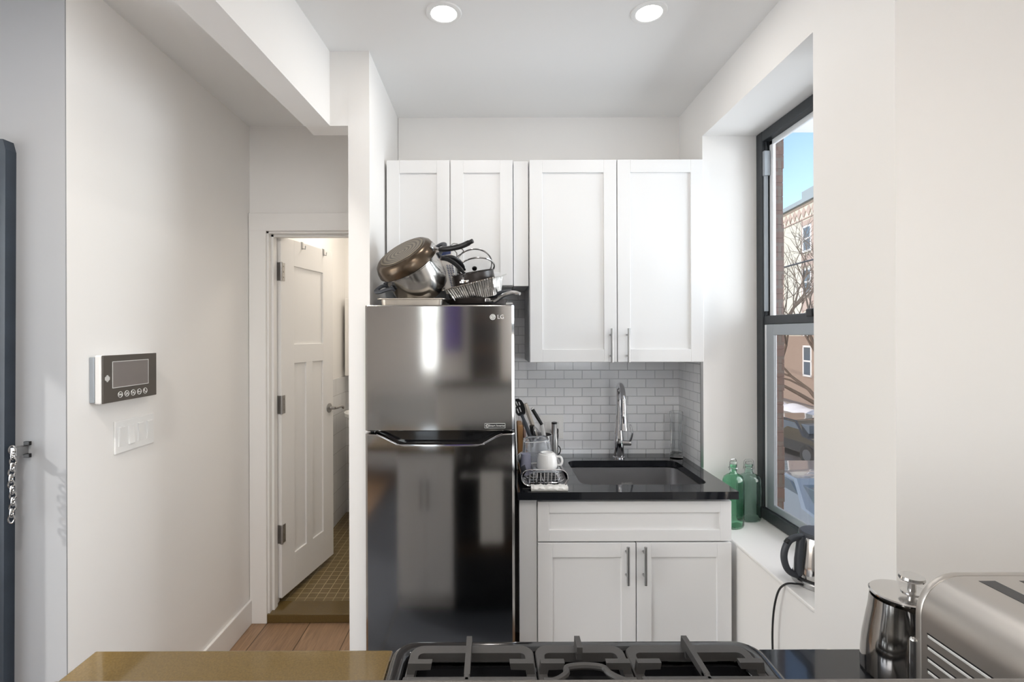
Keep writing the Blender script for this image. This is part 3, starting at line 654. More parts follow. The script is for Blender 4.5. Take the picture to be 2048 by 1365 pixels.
# dark pans lying flat at the right
o = thing('frying_pan', 'dark flat frying pan under the foil tray with curved steel handle to the right', 'frying pan', (-.06, 2.05, TOP))
b = MB(); b.lathe([(0,.002),(.098,.002),(.115,.010),(.122,.030),(.124,.031),(.122,.033),(.112,.013),(.096,.006),(0,.006)], c=(-.055,2.06,TOP), seg=56); b.obj('pan_body', M['nonstick'], o)
b = MB(); b.box(U(970,1.93), U(981,1.93), 1.925, 1.94, Z(605,1.93), Z(597,1.93), .003)
b.tube(bez([W(976,602,1.94),W(990,603,1.92),W(1006,592,1.90),W(1024,586,1.88),W(1040,588,1.86)],24), [.004,.004,.005,.006]+[.008]*10+[.0085]*9+[.006]*2, 10, flat=1.2); b.obj('handle', M['steel'], o)
o = thing('saute_pan', 'black pan with grey green handle beneath the foil tray corner', 'frying pan', (-.10, 2.20, TOP))
b = MB(); b.lathe([(0,.036),(.10,.036),(.118,.05),(.122,.07),(.119,.07),(.114,.052),(.098,.04),(0,.04)], c=(-.065,2.18,TOP), seg=48); b.obj('pan_body', M['nonstick'], o)
b = MB(); b.tube(bez([W(978,600,2.0),W(988,592,1.98),W(1004,585,1.96),W(1023,583,1.95)],18), .0075, 10, flat=1.3); b.obj('handle', M['rubber'], o)
# foil tray
ft = thing('foil_tray', 'crinkled aluminium foil loaf tray tilted on the frying pans', 'foil tray', W(955,600,1.99))
b = MB()
def fring(c, hx, hy, dz, nx=40, ny=14, amp=0.0):
    pts = []; 
    cs = [(-hx,-hy),(hx,-hy),(hx,hy),(-hx,hy)]
    for i in range(4):
        a = Vector(cs[i]); e = Vector(cs[(i+1)%4]); m_ = nx if i % 2 == 0 else ny
        for k in range(m_):
            p = a.lerp(e, k/m_); nrm = Vector((0,-1) if i==0 else (1,0) if i==1 else (0,1) if i==2 else (-1,0))
            p = p + nrm*(amp*(1 if k % 2 else -1)) + Vector((random.uniform(-1,1),random.uniform(-1,1)))*amp*.6
            pts.append((p.x, p.y, dz))
    return pts
Rf = (Matrix.Rotation(math.radians(-14),3,'Y') @ Matrix.Rotation(math.radians(6),3,'X') @ Matrix.Rotation(math.radians(-20),3,'Z')).to_4x4()
Tf = Matrix.Translation(W(958,598,2.0)) @ Rf
b.loft([fring(0,.080,.045,0,amp=.0012), fring(0,.090,.055,.034,amp=.0016), fring(0,.100,.066,.064,amp=.001), fring(0,.112,.078,.066,amp=.0006), fring(0,.113,.079,.070,amp=.0004), fring(0,.098,.064,.0665,amp=.001), fring(0,.093,.053,.030,amp=.0014), fring(0,.083,.043,.003,amp=.001)], T=Tf, smooth=False)
b.obj('tray_body', M['foil'], ft)
# saucepans
def saucepan(name, label, centre, nrm, r, h, hpts, m=M['nonstick']):
    R = frame(nrm); base = Vector(centre); t = thing(name, label, 'saucepan', base, R)
    b = MB(); b.lathe([(0,0),(r*.88,0),(r*.97,.006),(r,.02),(r,h),(r+.002,h+.002),(r-.002,h+.002),(r-.004,h-.002),(r-.004,.02),(r*.9,.006),(0,.005)], seg=56); b.obj('pan_body', m, t, local=True)
    inv = (Matrix.Translation(base) @ R.to_4x4()).inverted(); hl = [inv @ p for p in hpts]
    a0 = math.atan2(hl[0].y, hl[0].x); RR = Matrix.Rotation(a0, 4, 'Z'); zc = h*.55
    b = MB(); b.box(r-.004, r+.004, -.020, .020, zc-.007, zc+.007, .003, T=RR); b.box(r, r+.016, -.007, .007, zc-.005, zc+.012, .003, T=RR)
    b.tube([RR @ Vector((r+.010,0,zc+.006)), hl[0]], .005, 8)
    for s in (-1,1): b.lathe([(0,.003),(.004,.002),(.005,0)], T=RR @ Matrix.Translation((r+.004,s*.0145,zc)) @ Matrix.Rotation(PI/2,4,'Y'), seg=12)
    b.obj('handle_bracket', M['steel'], t, local=True)
    b = MB(); k = len(bez(hl, 24)); b.tube(bez(hl, 24), [.0055]*3+[.0078]*(k-6)+[.0085]*3, 12, flat=1.25); b.obj('handle', M['blackp'], t, local=True)
    e = bez(hl,24)
    b = MB(); c0 = hl[-1]; 
    b.tube([e[-1], e[-2], e[-4]], .0018, 6); b.obj('handle_insert', M['nickel'], t, local=True)
    return t
nn = Vector((-.12,-.10,.95))
saucepan('saucepan', 'small black saucepan sitting in the foil tray below the glass lids', W(951,575,2.03), (-.16,-.16,.95), .084, .060, [W(929,547,1.955), W(914,531,1.93), W(898,520,1.91), W(882,516,1.90)])
saucepan('saucepan', 'larger black saucepan behind with its handle lying above the other', W(955,578,2.13), (-.15,-.14,.95), .080, .062, [W(929,540,2.04), W(919,524,1.96), W(905,515,1.93), W(889,516,1.915)])
# glass lids
def lid(label, c, nrm, r):
    R = frame(nrm); t = thing('glass_pan_cover', label, 'pan lid', c, R)
    b = MB(); b.lathe([(r,0),(r*.8,.010),(r*.5,.018),(0,.022),(0,.019),(r*.5,.015),(r*.8,.007),(r,-.003)], seg=56); b.obj('glass_dome', M['pane'], t, local=True)
    b = MB(); b.tube([(r*math.cos(2*PI*i/48), r*math.sin(2*PI*i/48), 0) for i in range(48)], .0036, 8, closed=True); b.obj('rim', M['steel'], t, local=True)
    b = MB(); b.lathe([(0,.02),(.005,.02),(.006,.026),(.011,.029),(.010,.034),(0,.035)], seg=20); b.obj('knob', M['blackp'], t, local=True)
lid('glass pan lid with steel rim leaning highest behind the saucepans', W(948,529,2.15), (.12,-.72,-.68), .078)
lid('glass pan lid with steel rim resting low across the saucepans', W(953,536,2.10), (.12,-.42,-.9), .076)
# wire stand hooked over the skillet handle
o = tag(MB().tube([W(915,565,2.0),W(914,506,1.95),W(902,492,1.90),W(902,490,1.885),W(908,487,1.88),W(915,488,1.88),W(928,502,1.885),W(924,507,1.93),W(912,515,2.0),W(912,555,2.0)], .0022, 8).obj('wire_holder', M['nickel']), 'bent steel wire holder hooked over the skillet handle', 'wire rack')

# ------------------------------------------------------------------ things on the counter left of the sink
b = MB(); T = Matrix.Translation((.1135, 2.24, ZC)) @ Matrix.Rotation(math.radians(-2.2), 4, 'Y')
b.box(0, .006, 0, .25, .0, .315, .002, T=T); tag(b.obj('cutting_board', M['wplast']), 'thin white cutting board standing on edge against the fridge', 'cutting board')
b = MB(); b.box(.128, .152, 2.40, 2.53, ZC, 1.085, .004); tag(b.obj('cutting_board', M['wood']), 'thick brown wooden board standing behind the dish rack', 'cutting board')
b = MB(); b.box(.156, .168, 2.42, 2.53, ZC, 1.085, .003); tag(b.obj('cutting_board', M['pinkwood']), 'pale pinkish board standing beside the brown wooden board', 'cutting board')
cr = Vector((.232, 2.335, ZC))
o = thing('utensil_crock', 'brushed steel utensil crock behind the glass container', 'utensil holder', cr)
b = MB(); b.lathe([(0,0),(.052,0),(.052,.14),(.049,.14),(.049,.004),(0,.004)], c=cr); b.obj('crock_body', M['bsteel'], o)
# slotted turner
t = thing('slotted_turner', 'black slotted cooking turner leaning left out of the crock', 'utensil', cr + Vector((-.01,0,.01)))
pA, pB, pC = W(1037,814,2.26), W(1047,842,2.27), Vector((cr.x-.01, cr.y, ZC+.02))
axis = (pA - pC).normalized(); sdx = Vector((1,0,0)); sdx = (sdx - axis*sdx.dot(axis)).normalized(); nz = sdx.cross(axis)
TT = Matrix((( sdx.x, nz.x, axis.x, pA.x),(sdx.y, nz.y, axis.y, pA.y),(sdx.z, nz.z, axis.z, pA.z),(0,0,0,1)))
outer = [(-.018,-.040),(-.024,-.02),(-.026,.005),(-.022,.024),(-.012,.036),(0,.040),(.012,.036),(.022,.024),(.026,.005),(.024,-.02),(.018,-.040),(0,-.052)]
b = MB(); bm = b.bm
holes = [[(x-.0022,z0),(x+.0022,z0),(x+.0022,z1),(x-.0022,z1)] for x,z0,z1 in ((-.013,.002,.022),(-.003,.006,.028),(.008,.004,.022),(.002,-.028,-.004),(-.010,-.030,-.006))]
layers = []
for yy in (-.0012,.0012):
    es = []; loops = []
    for lp in [outer]+holes:
        vs = [bm.verts.new((x,yy,z)) for x,z in lp]; loops.append(vs); es += [bm.edges.new((vs[i],vs[(i+1)%len(vs)])) for i in range(len(vs))]
    bmesh.ops.triangle_fill(bm, edges=es, use_beauty=True); layers.append(loops)
for a, c in zip(*layers):
    for i in range(len(a)): bm.faces.new([a[i],a[(i+1)%len(a)],c[(i+1)%len(a)],c[i]])
bm.transform(TT)
b.obj('blade', M['blackp'], t)
b = MB(); b.tube([pA - axis*.04, pA - axis*.06, pA - axis*.09, pC], [.009,.007,.0095,.009], 10, flat=1.1); b.obj('handle', M['rubber'], t)
# flat steel handled utensil
t = thing('steel_ladle', 'flat brown steel utensil handle leaning in the crock behind the turner', 'utensil', cr + Vector((.01,.01,.01)))
b = MB(); p0, p1 = W(1050,808,2.33), Vector((cr.x+.015, cr.y+.015, ZC+.02)); b.tube([p0, p0.lerp(p1,.1), p0.lerp(p1,.5), p1], [.010,.012,.010,.007], 10, flat=1.0); b.obj('handle', M['tray'], t)
t = thing('kitchen_knife', 'kitchen knife with black handle and pale blade, point down in the crock', 'knife', cr + Vector((.02,0,.01)))
p0, p1, p2 = W(1063,817,2.30), W(1083,850,2.30), Vector((cr.x+.030, cr.y-.005, ZC+.03))
b = MB(); b.tube([p0.lerp(p1,.06), p0.lerp(p1,.5), p1], [.0085,.0085,.0075], 10); b.obj('handle', M['blackp'], t)
b = MB(); b.tube([p0, p0.lerp(p1,.07)], .0088, 10); b.obj('end_cap', M['mark'], t)
b = MB(); b.tube([p1, p1.lerp(p2,.3), p2], [.0085,.010,.004], 8, flat=.25); b.obj('blade', M['mark'], t)
t = thing('whisk', 'wire whisk standing among the utensils in the crock', 'utensil', cr + Vector((.0,.0,.01)))
b = MB(); wc = W(1068,853,2.31)
for k in range(5):
    a = k*PI/5; e = Vector((math.cos(a)*.016, math.sin(a)*.016, 0)); bb = Vector((cr.x+.005, cr.y, ZC+.05))
    dn = (bb - wc).normalized()
    b.tube(bez([wc+dn*.09, wc+e+dn*.04, wc, wc-e+dn*.04, wc+dn*.09], 20), .0009, 6)
b.obj('wires', M['chrome'], t)
b = MB(); b.tube([wc+(bb-wc).normalized()*.085, bb], .006, 8); b.obj('handle', M['steel'], t)
t = thing('serving_fork', 'black handled serving tool with white tip in the crock', 'utensil', cr + Vector((-.02,.01,.01)))
b = MB(); b.tube([W(1063,852,2.32), W(1066,875,2.33), Vector((cr.x-.005,cr.y+.02,ZC+.03))], [.012,.013,.009], 10); b.obj('handle', M['blackp'], t)
b = MB(); b.tube([W(1048,855,2.31), W(1053,862,2.315), Vector((cr.x-.028,cr.y+.01,ZC+.05))], [.004,.005,.004], 8); b.obj('tip', M['mark'], t)
# grey blender wand with cord into outlet
t = thing('hand_blender', 'grey cylindrical hand blender standing by the outlet with its black cord plugged in', 'appliance', (U(1109,2.44), 2.44, ZC))
gx = U(1108,2.44); b = MB(); b.lathe([(0,0),(.019,0),(.019,.09),(.0145,.11),(.013,.172),(0,.172)], c=(gx,2.44,ZC)); b.obj('blender_body', M['nickel'], t)
b = MB(); b.cyl((gx,2.44,ZC+.170),(gx,2.44,ZC+.178),.0135); b.obj('top_cap', M['blackp'], t)
b = MB(); b.box(U(1107,2.5),U(1117,2.5),2.505,2.533,Z(866,2.52),Z(858,2.52),.004)
b.tube(bez([(U(1113,2.5),2.507,Z(862,2.5)),W(1115,867,2.49),W(1115,878,2.49),W(1112,888,2.48),W(1110,898,2.47),W(1112,909,2.45),W(1118,908,2.44),W(1120,899,2.44),W(1115,892,2.45),W(1110,893,2.45)],60), .0028, 8); b.obj('power_cord', M['blackp'], t)
# dish rack
RX0, RX1, RY0, RY1 = U(1042,1.965), U(1135,1.965), 1.965, 2.27; rz0 = ZC+.012; hh = .062
t = thing('dish_rack', 'chrome oval-ended dish rack on the counter beside the fridge', 'dish rack', ((RX0+RX1)/2, 2.1, ZC))
def stadium(x0, x1, z0, z1, n=10):
    r = (z1-z0)/2; return arc(x1-r, z0+r, r, -PI/2, PI/2, n) + arc(x0+r, z0+r, r, PI/2, 1.5*PI, n)
S = stadium(RX0, RX1, rz0, rz0+hh)
b = MB()
for yy, rr_ in ((RY0,.0024),(RY1,.002),(RY0+.006,.0014)): b.tube([(x,yy,z) for x,z in S], rr_, 8, closed=True)
for k in range(7):
    yy = RY0+.04+k*.035; b.tube([(RX0,yy,rz0+hh*.5),(RX0+.004,yy,rz0+hh*.25),(RX0+.03,yy,rz0),(RX1-.03,yy,rz0),(RX1-.004,yy,rz0+hh*.25),(RX1,yy,rz0+hh*.5)], .0013, 6)
for xx, zz in ((RX0+.001,rz0+hh*.5),(RX1-.001,rz0+hh*.5),(RX0+.03,rz0),(RX1-.03,rz0),((RX0+RX1)/2,rz0)): b.tube([(xx,RY0,zz),(xx,RY1,zz)], .0018, 6)
b.obj('wire_frame', M['chrome'], t)
for k in range(9):
    xx = RX0+.033+k*.0145; b = MB(); b.tube([(xx,RY0+.02,rz0),(xx+.002,RY0+.02,rz0+.045),(xx+.002,RY0+.20,rz0+.045),(xx,RY0+.20,rz0)], .0017, 6); b.obj('divider', M['chrome'], t)
b = MB()
Sl = arc(RX0+hh/2, rz0+hh/2, hh/2-.002, PI*.62, PI*1.45, 10); Sr = arc(RX1-hh/2, rz0+hh/2, hh/2-.002, -PI*.45, PI*.38, 10)
for s_ in (Sl, Sr): b.loft([[(x,RY0+.002,z) for x,z in s_]+[(x*.999+.0003,RY0+.002,z+.0012) for x,z in s_[::-1]], [(x,RY1,z) for x,z in s_]+[(x*.999+.0003,RY1,z+.0012) for x,z in s_[::-1]]])
b.obj('side_plate', M['bsteel'], t)
for k, (xx, yy) in enumerate(((RX0+.035,RY0+.01),(RX1-.035,RY0+.01),(RX0+.035,RY1-.01),(RX1-.035,RY1-.01))):
    b = MB(); b.cyl((xx,yy,ZC),(xx,yy,rz0),.005,seg=12); b.obj('foot', M['blackp'], t)
o = tag(MB().box(.120,.30,1.955,2.29,ZC,ZC+.004,.0015).obj('drip_mat', M['blackp']), 'black drip mat under the dish rack', 'mat')
b = MB(); n_ = 26
def towel_ring(y, z, k): return [(U(1061,1.95)+i*(U(1134,1.95)-U(1061,1.95))/n_, y + .002*math.sin(i*1.3+k), z + .0022*math.sin(i*.9+k*2)+.0015*math.sin(i*2.3+k)) for i in range(n_+1)]
rows_t = [(1.932,.0045),(1.930,.010),(1.934,.017),(1.950,.0185),(1.962,.018)]
rows_b = [(1.962,.0045),(1.950,.0045)]
rg = [towel_ring(y, ZC+z, k) for k,(y,z) in enumerate(rows_t)]
rg = [[(x,y,z if z>ZC+.003 else ZC+.003) for x,y,z in r] for r in rg]
bm = b.bm; bot = [[(x,y,ZC+.002) for x,y,z in rg[0]]]
full = [[(x,1.934,ZC+.001) for x,y,z in rg[0]]] + rg + [[(x,1.962,ZC+.001) for x,y,z in rg[0]]]
b.loft([[full[j][i] for j in range(len(full))] for i in range(n_+1)], smooth=True)
tag(b.obj('folded_towel', M['cloth']), 'white folded cloth under the front of the dish rack', 'towel')
# glassware on the rack
rt = rz0 + .046
t = thing('glass_container', 'clear rectangular glass food container turned upside down on the rack', 'food container', (.16, 2.12, ZC))
Tg = Matrix.Translation((U(1075,2.14), 2.15, Z(921,2.14))) @ Euler((math.radians(4), math.radians(-4), 0)).to_matrix().to_4x4()
def rr0(hx, hy, r, z): return [(x,y,z) for x,y in rrect(-hx,hx,-hy,hy,r,5)]
b = MB(); b.loft([rr0(.069,.055,.02,0),rr0(.069,.055,.02,.006),rr0(.064,.050,.018,.008),rr0(.056,.044,.018,.080),rr0(.050,.038,.02,.092),rr0(.044,.032,.02,.088),rr0(.0525,.0405,.018,.078),rr0(.0605,.0465,.018,.010),rr0(.0605,.0465,.018,.0)], T=Tg); b.obj('container_body', M['plastic'], t)
b = MB(); b.tube([Tg @ Vector(p) for p in rr0(.0695,.0555,.02,.004)], .0022, 6, closed=True); b.tube([Tg @ Vector(p) for p in rr0(.053,.041,.018,.088)], .0012, 6, closed=True); b.obj('container_edge_glint', M['wplast'], t)  # white tubes stand in for bright glints along the glass edges
t = thing('white_bowl', 'small white ceramic mug lying upside down before the glass container', 'mug', (U(1092,2.05), 2.05, ZC+.07))
b = MB(); cb = (U(1093,2.05), 2.05, Z(936,2.05)); b.lathe([(.0405,0),(.043,.002),(.042,.020),(.040,.042),(.034,.056),(.026,.060),(.026,.063),(.023,.063),(.023,.059),(0,.058),(0,.054),(.032,.052),(.037,.040),(.039,.02),(.0405,0)], c=cb); b.obj('bowl_body', M['ceramic'], t)
b = MB(); b.tube(bez([(cb[0]+.040,cb[1],cb[2]+.045),(cb[0]+.056,cb[1]-.005,cb[2]+.044),(cb[0]+.062,cb[1]-.006,cb[2]+.028),(cb[0]+.056,cb[1]-.004,cb[2]+.012),(cb[0]+.041,cb[1],cb[2]+.010)],20), .0045, 8); b.obj('handle', M['ceramic'], t)
t = thing('plastic_tray', 'clear shallow plastic tray under the white mug', 'tray', (U(1090,2.02), 2.03, ZC+.055))
b = MB(); b.loft([[ (x+U(1093,2.03), y+2.04, z+Z(941,2.03)) for x,y,z in rr0(hx,hy,.02,zz)] for hx,hy,zz in ((.060,.055,0),(.062,.057,.004),(.058,.053,.010),(.045,.042,.012),(.044,.041,.009),(.056,.051,.006),(.058,.053,.001))]); b.obj('tray_body', M['plastic'], t)
t = thing('plastic_cup', 'bluish plastic cup upside down at the left end of the rack', 'cup', (U(1050,2.1), 2.09, ZC+.03))
b = MB(); b.lathe([(.022,0),(.0235,.0),(.020,.085),(0,.086),(0,.083),(.018,.082),(.022,0)], c=(U(1051,2.08),2.08,ZC+.026)); b.obj('cup_body', M['lilac'], t)
t = thing('drinking_glass', 'clear stemmed glass lying inside the dish rack', 'glass', (.17, 2.0, ZC+.03))
b = MB(); cg = Vector((U(1066,1.99),1.995,ZC+.014)); b.lathe([(.016,0),(.018,.001),(.019,.02),(.014,.038),(.003,.042),(.003,.05),(.012,.052),(.012,.050),(.0,.049),(0,.044),(.012,.036),(.017,.02),(.016,0)], c=cg, seg=24); b.obj('glass_body', M['glass'], t)

# ------------------------------------------------------------------ window sill objects
def bottle(label, x, y, m, r=.050, h=.19, rot=0):
    t = thing('swing_top_bottle', label, 'bottle', (x,y,SILL), Matrix.Rotation(rot,3,'Z'), group='green glass bottles on the window sill')
    b = MB(); pr = [(0,.001),(r*.7,0),(r*.93,.002),(r,.010),(r*.985,.05),(r,.10),(r,h-.036),(r*.97,h-.022),(r*.86,h-.011),(r*.6,h-.003),(r*.40,h+.001),(.0165,h+.008),(.0155,h+.030),(.018,h+.034),(.018,h+.041),(.013,h+.042)]
    inn = [(max(0,a-.0025), z+(.004 if z < .01 else 0)) for a, z in pr[::-1][1:]]
    b.lathe(pr+inn, seg=48, scale=(1,.72)); b.obj('bottle_body', m, t, local=True)
    b = MB(); b.lathe([(0,h+.040),(.012,h+.040),(.015,h+.046),(.012,h+.054),(0,h+.056)], seg=20); b.obj('stopper', M['glass'], t, local=True)
    b = MB(); b.tube([(-.017,0,h+.022),(-.024,0,h+.020),(-.020,0,h+.056),(-.014,0,h+.062),(.014,0,h+.062),(.020,0,h+.056),(.024,0,h+.020),(.017,0,h+.022)], .0014, 6)
    b.tube([(.0185*math.cos(2*PI*i/20),.0185*math.sin(2*PI*i/20),h+.026) for i in range(20)], .0012, 6, closed=True)
    for s in (-1,1): b.tube([(s*.022,0,h+.036),(s*.024,.0,h+.018),(s*.020,-.004,h+.012),(s*.017,0,h+.024)], .0012, 6)
    b.obj('wire_clasp', M['nickel'], t, local=True)
bottle('deep green swing top bottle half hidden behind the countertop corner', 1.030, 2.13, M['greend'], r=.052, h=.225, rot=.5)
bottle('pale green swing top bottle standing in the sill corner by the window', 1.135, 2.205, M['green'], r=.052, h=.205, rot=0)
# kettle
kx, ky = 1.079, 1.645
t = thing('electric_kettle', 'brushed steel electric kettle with black handle on the window sill', 'kettle', (kx,ky,SILL))
b = MB(); b.lathe([(0,0),(.078,0),(.081,.003),(.081,.016),(.076,.020),(0,.020)], c=(kx,ky,SILL), seg=48); b.obj('power_base', M['nickel'], t)
b = MB(); b.lathe([(0,.020),(.076,.020),(.078,.022),(.078,.026),(.0,.026)], c=(kx,ky,SILL), seg=48); b.obj('base_ring', M['blackp'], t)
b = MB(); b.lathe([(0,.026),(.074,.026),(.076,.03),(.073,.07),(.066,.125),(.062,.152),(.0605,.156),(0,.156)], c=(kx,ky,SILL), seg=56); b.obj('body', M['steel'], t)
b = MB(); b.lathe([(0,.156),(.060,.156),(.060,.164),(.054,.169),(0,.170)], c=(kx,ky,SILL), seg=48); b.obj('lid', M['rubber'], t)
hd = Vector((-.99,-.10,0)).normalized(); kb = Vector((kx,ky,SILL))
def K(r, z): return kb + hd*r + Vector((0,0,z))
b = MB(); b.tube(bez([K(.050,.178),K(.080,.180),K(.108,.168),(K(.124,.135)),K(.126,.10),K(.114,.065),K(.092,.045),K(.068,.042)],40), [.010]*6+[.0115]*24+[.010]*20, 12, flat=1.0) if False else b.tube(bez([K(.050,.154),K(.080,.154),K(.106,.144),K(.122,.116),K(.125,.085),K(.114,.052),K(.092,.034),K(.068,.030)],40), .0105, 12)
b.obj('handle', M['rubber'], t)
b = MB(); b.tube([K(.074,.032),K(.073,.08),K(.066,.13),K(.062,.156)], .014, 12); b.obj('handle_mount', M['rubber'], t)
b = MB(); b.tube([K(.108,.148),K(.118,.136)], .008, 8, flat=1.2); b.obj('switch', M['blackp'], t)
b = MB(); b.tube(bez([(kx-.07,ky-.03,SILL+.008),(.985,1.615,SILL+.012),(.955,1.625,SILL+.006),(.938,1.64,SILL-.03),(.934,1.66,SILL-.12),(.938,1.67,SILL-.25),(.945,1.66,SILL-.45),(.95,1.6,SILL-.55)],60), .0032, 8); b.obj('power_cord', M['blackp'], t)

# ------------------------------------------------------------------ peninsula
tag(MB().box(-.565,.90,.885,1.72,.0005,.010,.003).obj('reflection_dark_mat', M['rubber']), 'added dark grey floor mat that darkens the reflection in the lower fridge door', 'mat')  # unseen mat added to darken what the lower fridge door reflects
PY0, PY1 = .40, .962
tag(MB().box(-.762,-.190,PY0,PY1,.884,ZC,.003).obj('peninsula_counter', M['bstone']), 'brown polished stone peninsula counter left of the range', 'countertop')
tag(MB().box(.512,1.25,PY0,PY1,.884,ZC,.003).obj('peninsula_counter', M['stone']), 'black polished stone counter right of the range', 'countertop')
o = thing('peninsula_cabinet', 'white two door cabinet under the brown peninsula counter', 'cabinet', (-.37,.7,0))
MB().box(-.560,-.192,PY0+.01,.925,.10,.883,.001).obj('cabinet_body', M['cab'], o); MB().box(-.556,-.196,PY0+.02,.88,0,.101).obj('toe_kick', M['cab'], o)
for a, c, hx in ((-.556,-.377,-.40),(-.374,-.195,-.352)):
    d = shaker(a, c, .104, .87, .946, ry=1).obj('door', M['cab'], o); bar_handle(hx, .58, .74, .946, ry=1).obj('handle', M['nickel'], d)
o = thing('peninsula_cabinet', 'white cabinet under the black counter right of the range', 'cabinet', (.88,.7,0))
MB().box(.516,1.24,PY0+.01,.925,.10,.883,.001).obj('cabinet_body', M['cab'], o); MB().box(.52,1.24,PY0+.02,.88,0,.101).obj('toe_kick', M['cab'], o)
shaker(.518,.955,.104,.87,.946, ry=1).obj('door', M['cab'], o)
b = MB(); b.box(-.36,1.25,.30,.397,0,1.19); b.box(1.0,RX,.30,.397,0,1.19); struct(b.obj('wall_half', M['wall']), 'white half wall behind the range in front of the camera', 'wall')
b = MB(); b.box(-.384,RX,.255,.437,1.19,1.220,.004); tag(b.obj('ledge_cap', M['ledge']), 'grey stone ledge running along the bottom edge of the photo', 'ledge')
# range
tag(MB().box(-1.24,-.57,-1.4,1.72,.0005,.009,.003).obj('reflection_dark_runner', M['rubber']), 'added dark grey runner left of the peninsula that darkens the fridge reflection', 'rug')  # unseen runner added to darken the left part of the fridge reflection
GX0, GX1, GY1 = -.186, .508, .972
o = thing('gas_range', 'black gas range with cast iron grates in the peninsula', 'stove', (.16,.69,0))
b = MB(); b.box(GX0+.002,GX1-.002,PY0+.002,.93,.02,.898,.004); b.obj('range_body', M['blackg'], o)
b = MB()
def gr(x0,x1,y0,y1,r,z): return [(x,y,z) for x,y in rrect(x0,x1,y0,y1,r,8)]
b.loft([gr(GX0,GX1,PY0+.004,GY1,.045,.900),*[gr(GX0+e,GX1-e,PY0+.004+e,GY1-e,.045-e*.5,z) for e,z in ((0,.918),(.0008,.9215),(.0025,.924),(.005,.9255),(.009,.926),(.019,.9258),(.023,.925),(.026,.9232),(.028,.920),(.0295,.915))],gr(GX0+.033,GX1-.033,PY0+.036,GY1-.034,.03,.905),gr(GX0+.09,GX1-.09,PY0+.09,GY1-.085,.03,.902)], cap=True)
b.obj('cooktop', M['blackg'], o)
for cx_, cy_, r_ in ((-.03,.80,.035),(-.03,.56,.03),(.161,.69,.045),(.36,.80,.035),(.36,.56,.04)):
    b = MB(); b.lathe([(0,.016),(r_,.016),(r_+.002,.012),(r_+.002,.009),(r_+.012,.006),(r_+.014,0)], c=(cx_,cy_,.903), seg=36); b.obj('burner', M['iron'], o)
GT = .953
def bar(b, p, q_, w=.010, h=.011):
    p, q_ = Vector(p), Vector(q_); d = (q_-p); L_ = d.length
    T = Matrix.Translation((p+q_)/2) @ Vector((1,0,0)).rotation_difference(d.normalized()).to_matrix().to_4x4()
    b.box(-L_/2-w*.3, L_/2+w*.3, -w/2, w/2, -h, 0, .0025, T=T)
def grate(x0, x1, fx, cross, wok=False):
    y1, y0 = .942, .46; b = MB(); zf = .934
    R1, R2 = rrect(x0,x1,y0,y1,.022,5), rrect(x0+.016,x1-.016,y0+.016,y1-.022,.010,5)
    b.loft([[(x,y,.918) for x,y in R1],[(x,y,zf-.002) for x,y in R1],[(x*.98+(x0+x1)/2*.02,y,zf) for x,y in R1],[(x,y,zf) for x,y in R2],[(x,y,.918) for x,y in R2],[(x,y,.918) for x,y in R1]], cap=False, smooth=False)
    for (xx, yy) in ((x0+.01,y1-.012),(x1-.01,y1-.012),(x0+.01,y0+.01),(x1-.01,y0+.01)): b.box(xx-.006,xx+.006,yy-.006,yy+.006,.905,.92,.002)
    # raised fingers
    for yy in (.868,.53):
        for xx, sg in ((x0,1),(x1,-1)):
            b.prism([(xx+sg*.001,.924),(xx+sg*.005,GT),(xx+sg*.046,GT),(xx+sg*.044,GT-.011),(xx+sg*.018,GT-.012),(xx+sg*.014,.924)], 'y', yy-.006, yy+.006)
    b.prism([(y1-.002,.926),(y1-.005,GT+.002),(y1-.012,GT+.002),((cross+.01) if not wok else .905,GT),((cross+.01) if not wok else .905,GT-.012),(y1-.026,GT-.014),(y1-.030,.926)], 'x', fx-.005, fx+.005)
    if not wok:
        bar(b, (x0+.012,cross,GT),(x1-.006,cross,GT)); bar(b,(fx,cross+.02,GT),(fx,y0+.01,GT))
        for xx in (x0+.008,x1-.008): b.box(xx-.006,xx+.006,cross-.006,cross+.006,.925,GT-.001,.002)
    else:
        pts = bez([(x0+.006,.823,GT-.004),(x0+.025,.824,GT-.004),(x0+.045,.840,GT-.004),(fx-.03,.856,GT-.004),(fx,.861,GT-.004),(fx+.03,.856,GT-.004),(x1-.045,.840,GT-.004),(x1-.025,.824,GT-.004),(x1-.006,.823,GT-.004)],48)
        b.tube(pts, .0055, 8, flat=1.0)
        pts = [(x,1.40-y,z) for x,y,z in pts]; b.tube(pts, .0055, 8)
        for xx in (x0+.008,x1-.008): b.box(xx-.005,xx+.005,.817,.829,.925,GT-.004,.002); b.box(xx-.005,xx+.005,.571,.583,.925,GT-.004,.002)
    return b.obj('grate', M['iron'], o)
grate(-.150,.0765,-.042,.825); grate(.0795,.2435,.159,.825,True); grate(.2465,.474,.359,.825)
b = MB(); b.box(GX0+.004,GX1-.004,.93,.965,.20,.80,.008); od = b.obj('oven_door', M['blackg'], o)
b = MB(); b.cyl((GX0+.04,1.01,.80-.03),(GX1-.04,1.01,.80-.03),.011); 
for xx in (GX0+.07,GX1-.07): b.cyl((xx,.963,.77),(xx,1.01,.77),.009)
b.obj('handle', M['nickel'], od)
b = MB(); b.box(GX0+.004,GX1-.004,.93,.955,.805,.895,.006); cp = b.obj('control_panel', M['fridge'], o)
for k in range(5):
    xx = GX0+.09+k*.128; b = MB(); b.cyl((xx,.953,.85),(xx,.985,.85),.020,.017,24); b.obj('knob', M['nickel'], cp)
b = MB(); b.box(GX0+.004,GX1-.004,.93,.958,.04,.19,.006); b.obj('storage_drawer', M['blackg'], o)
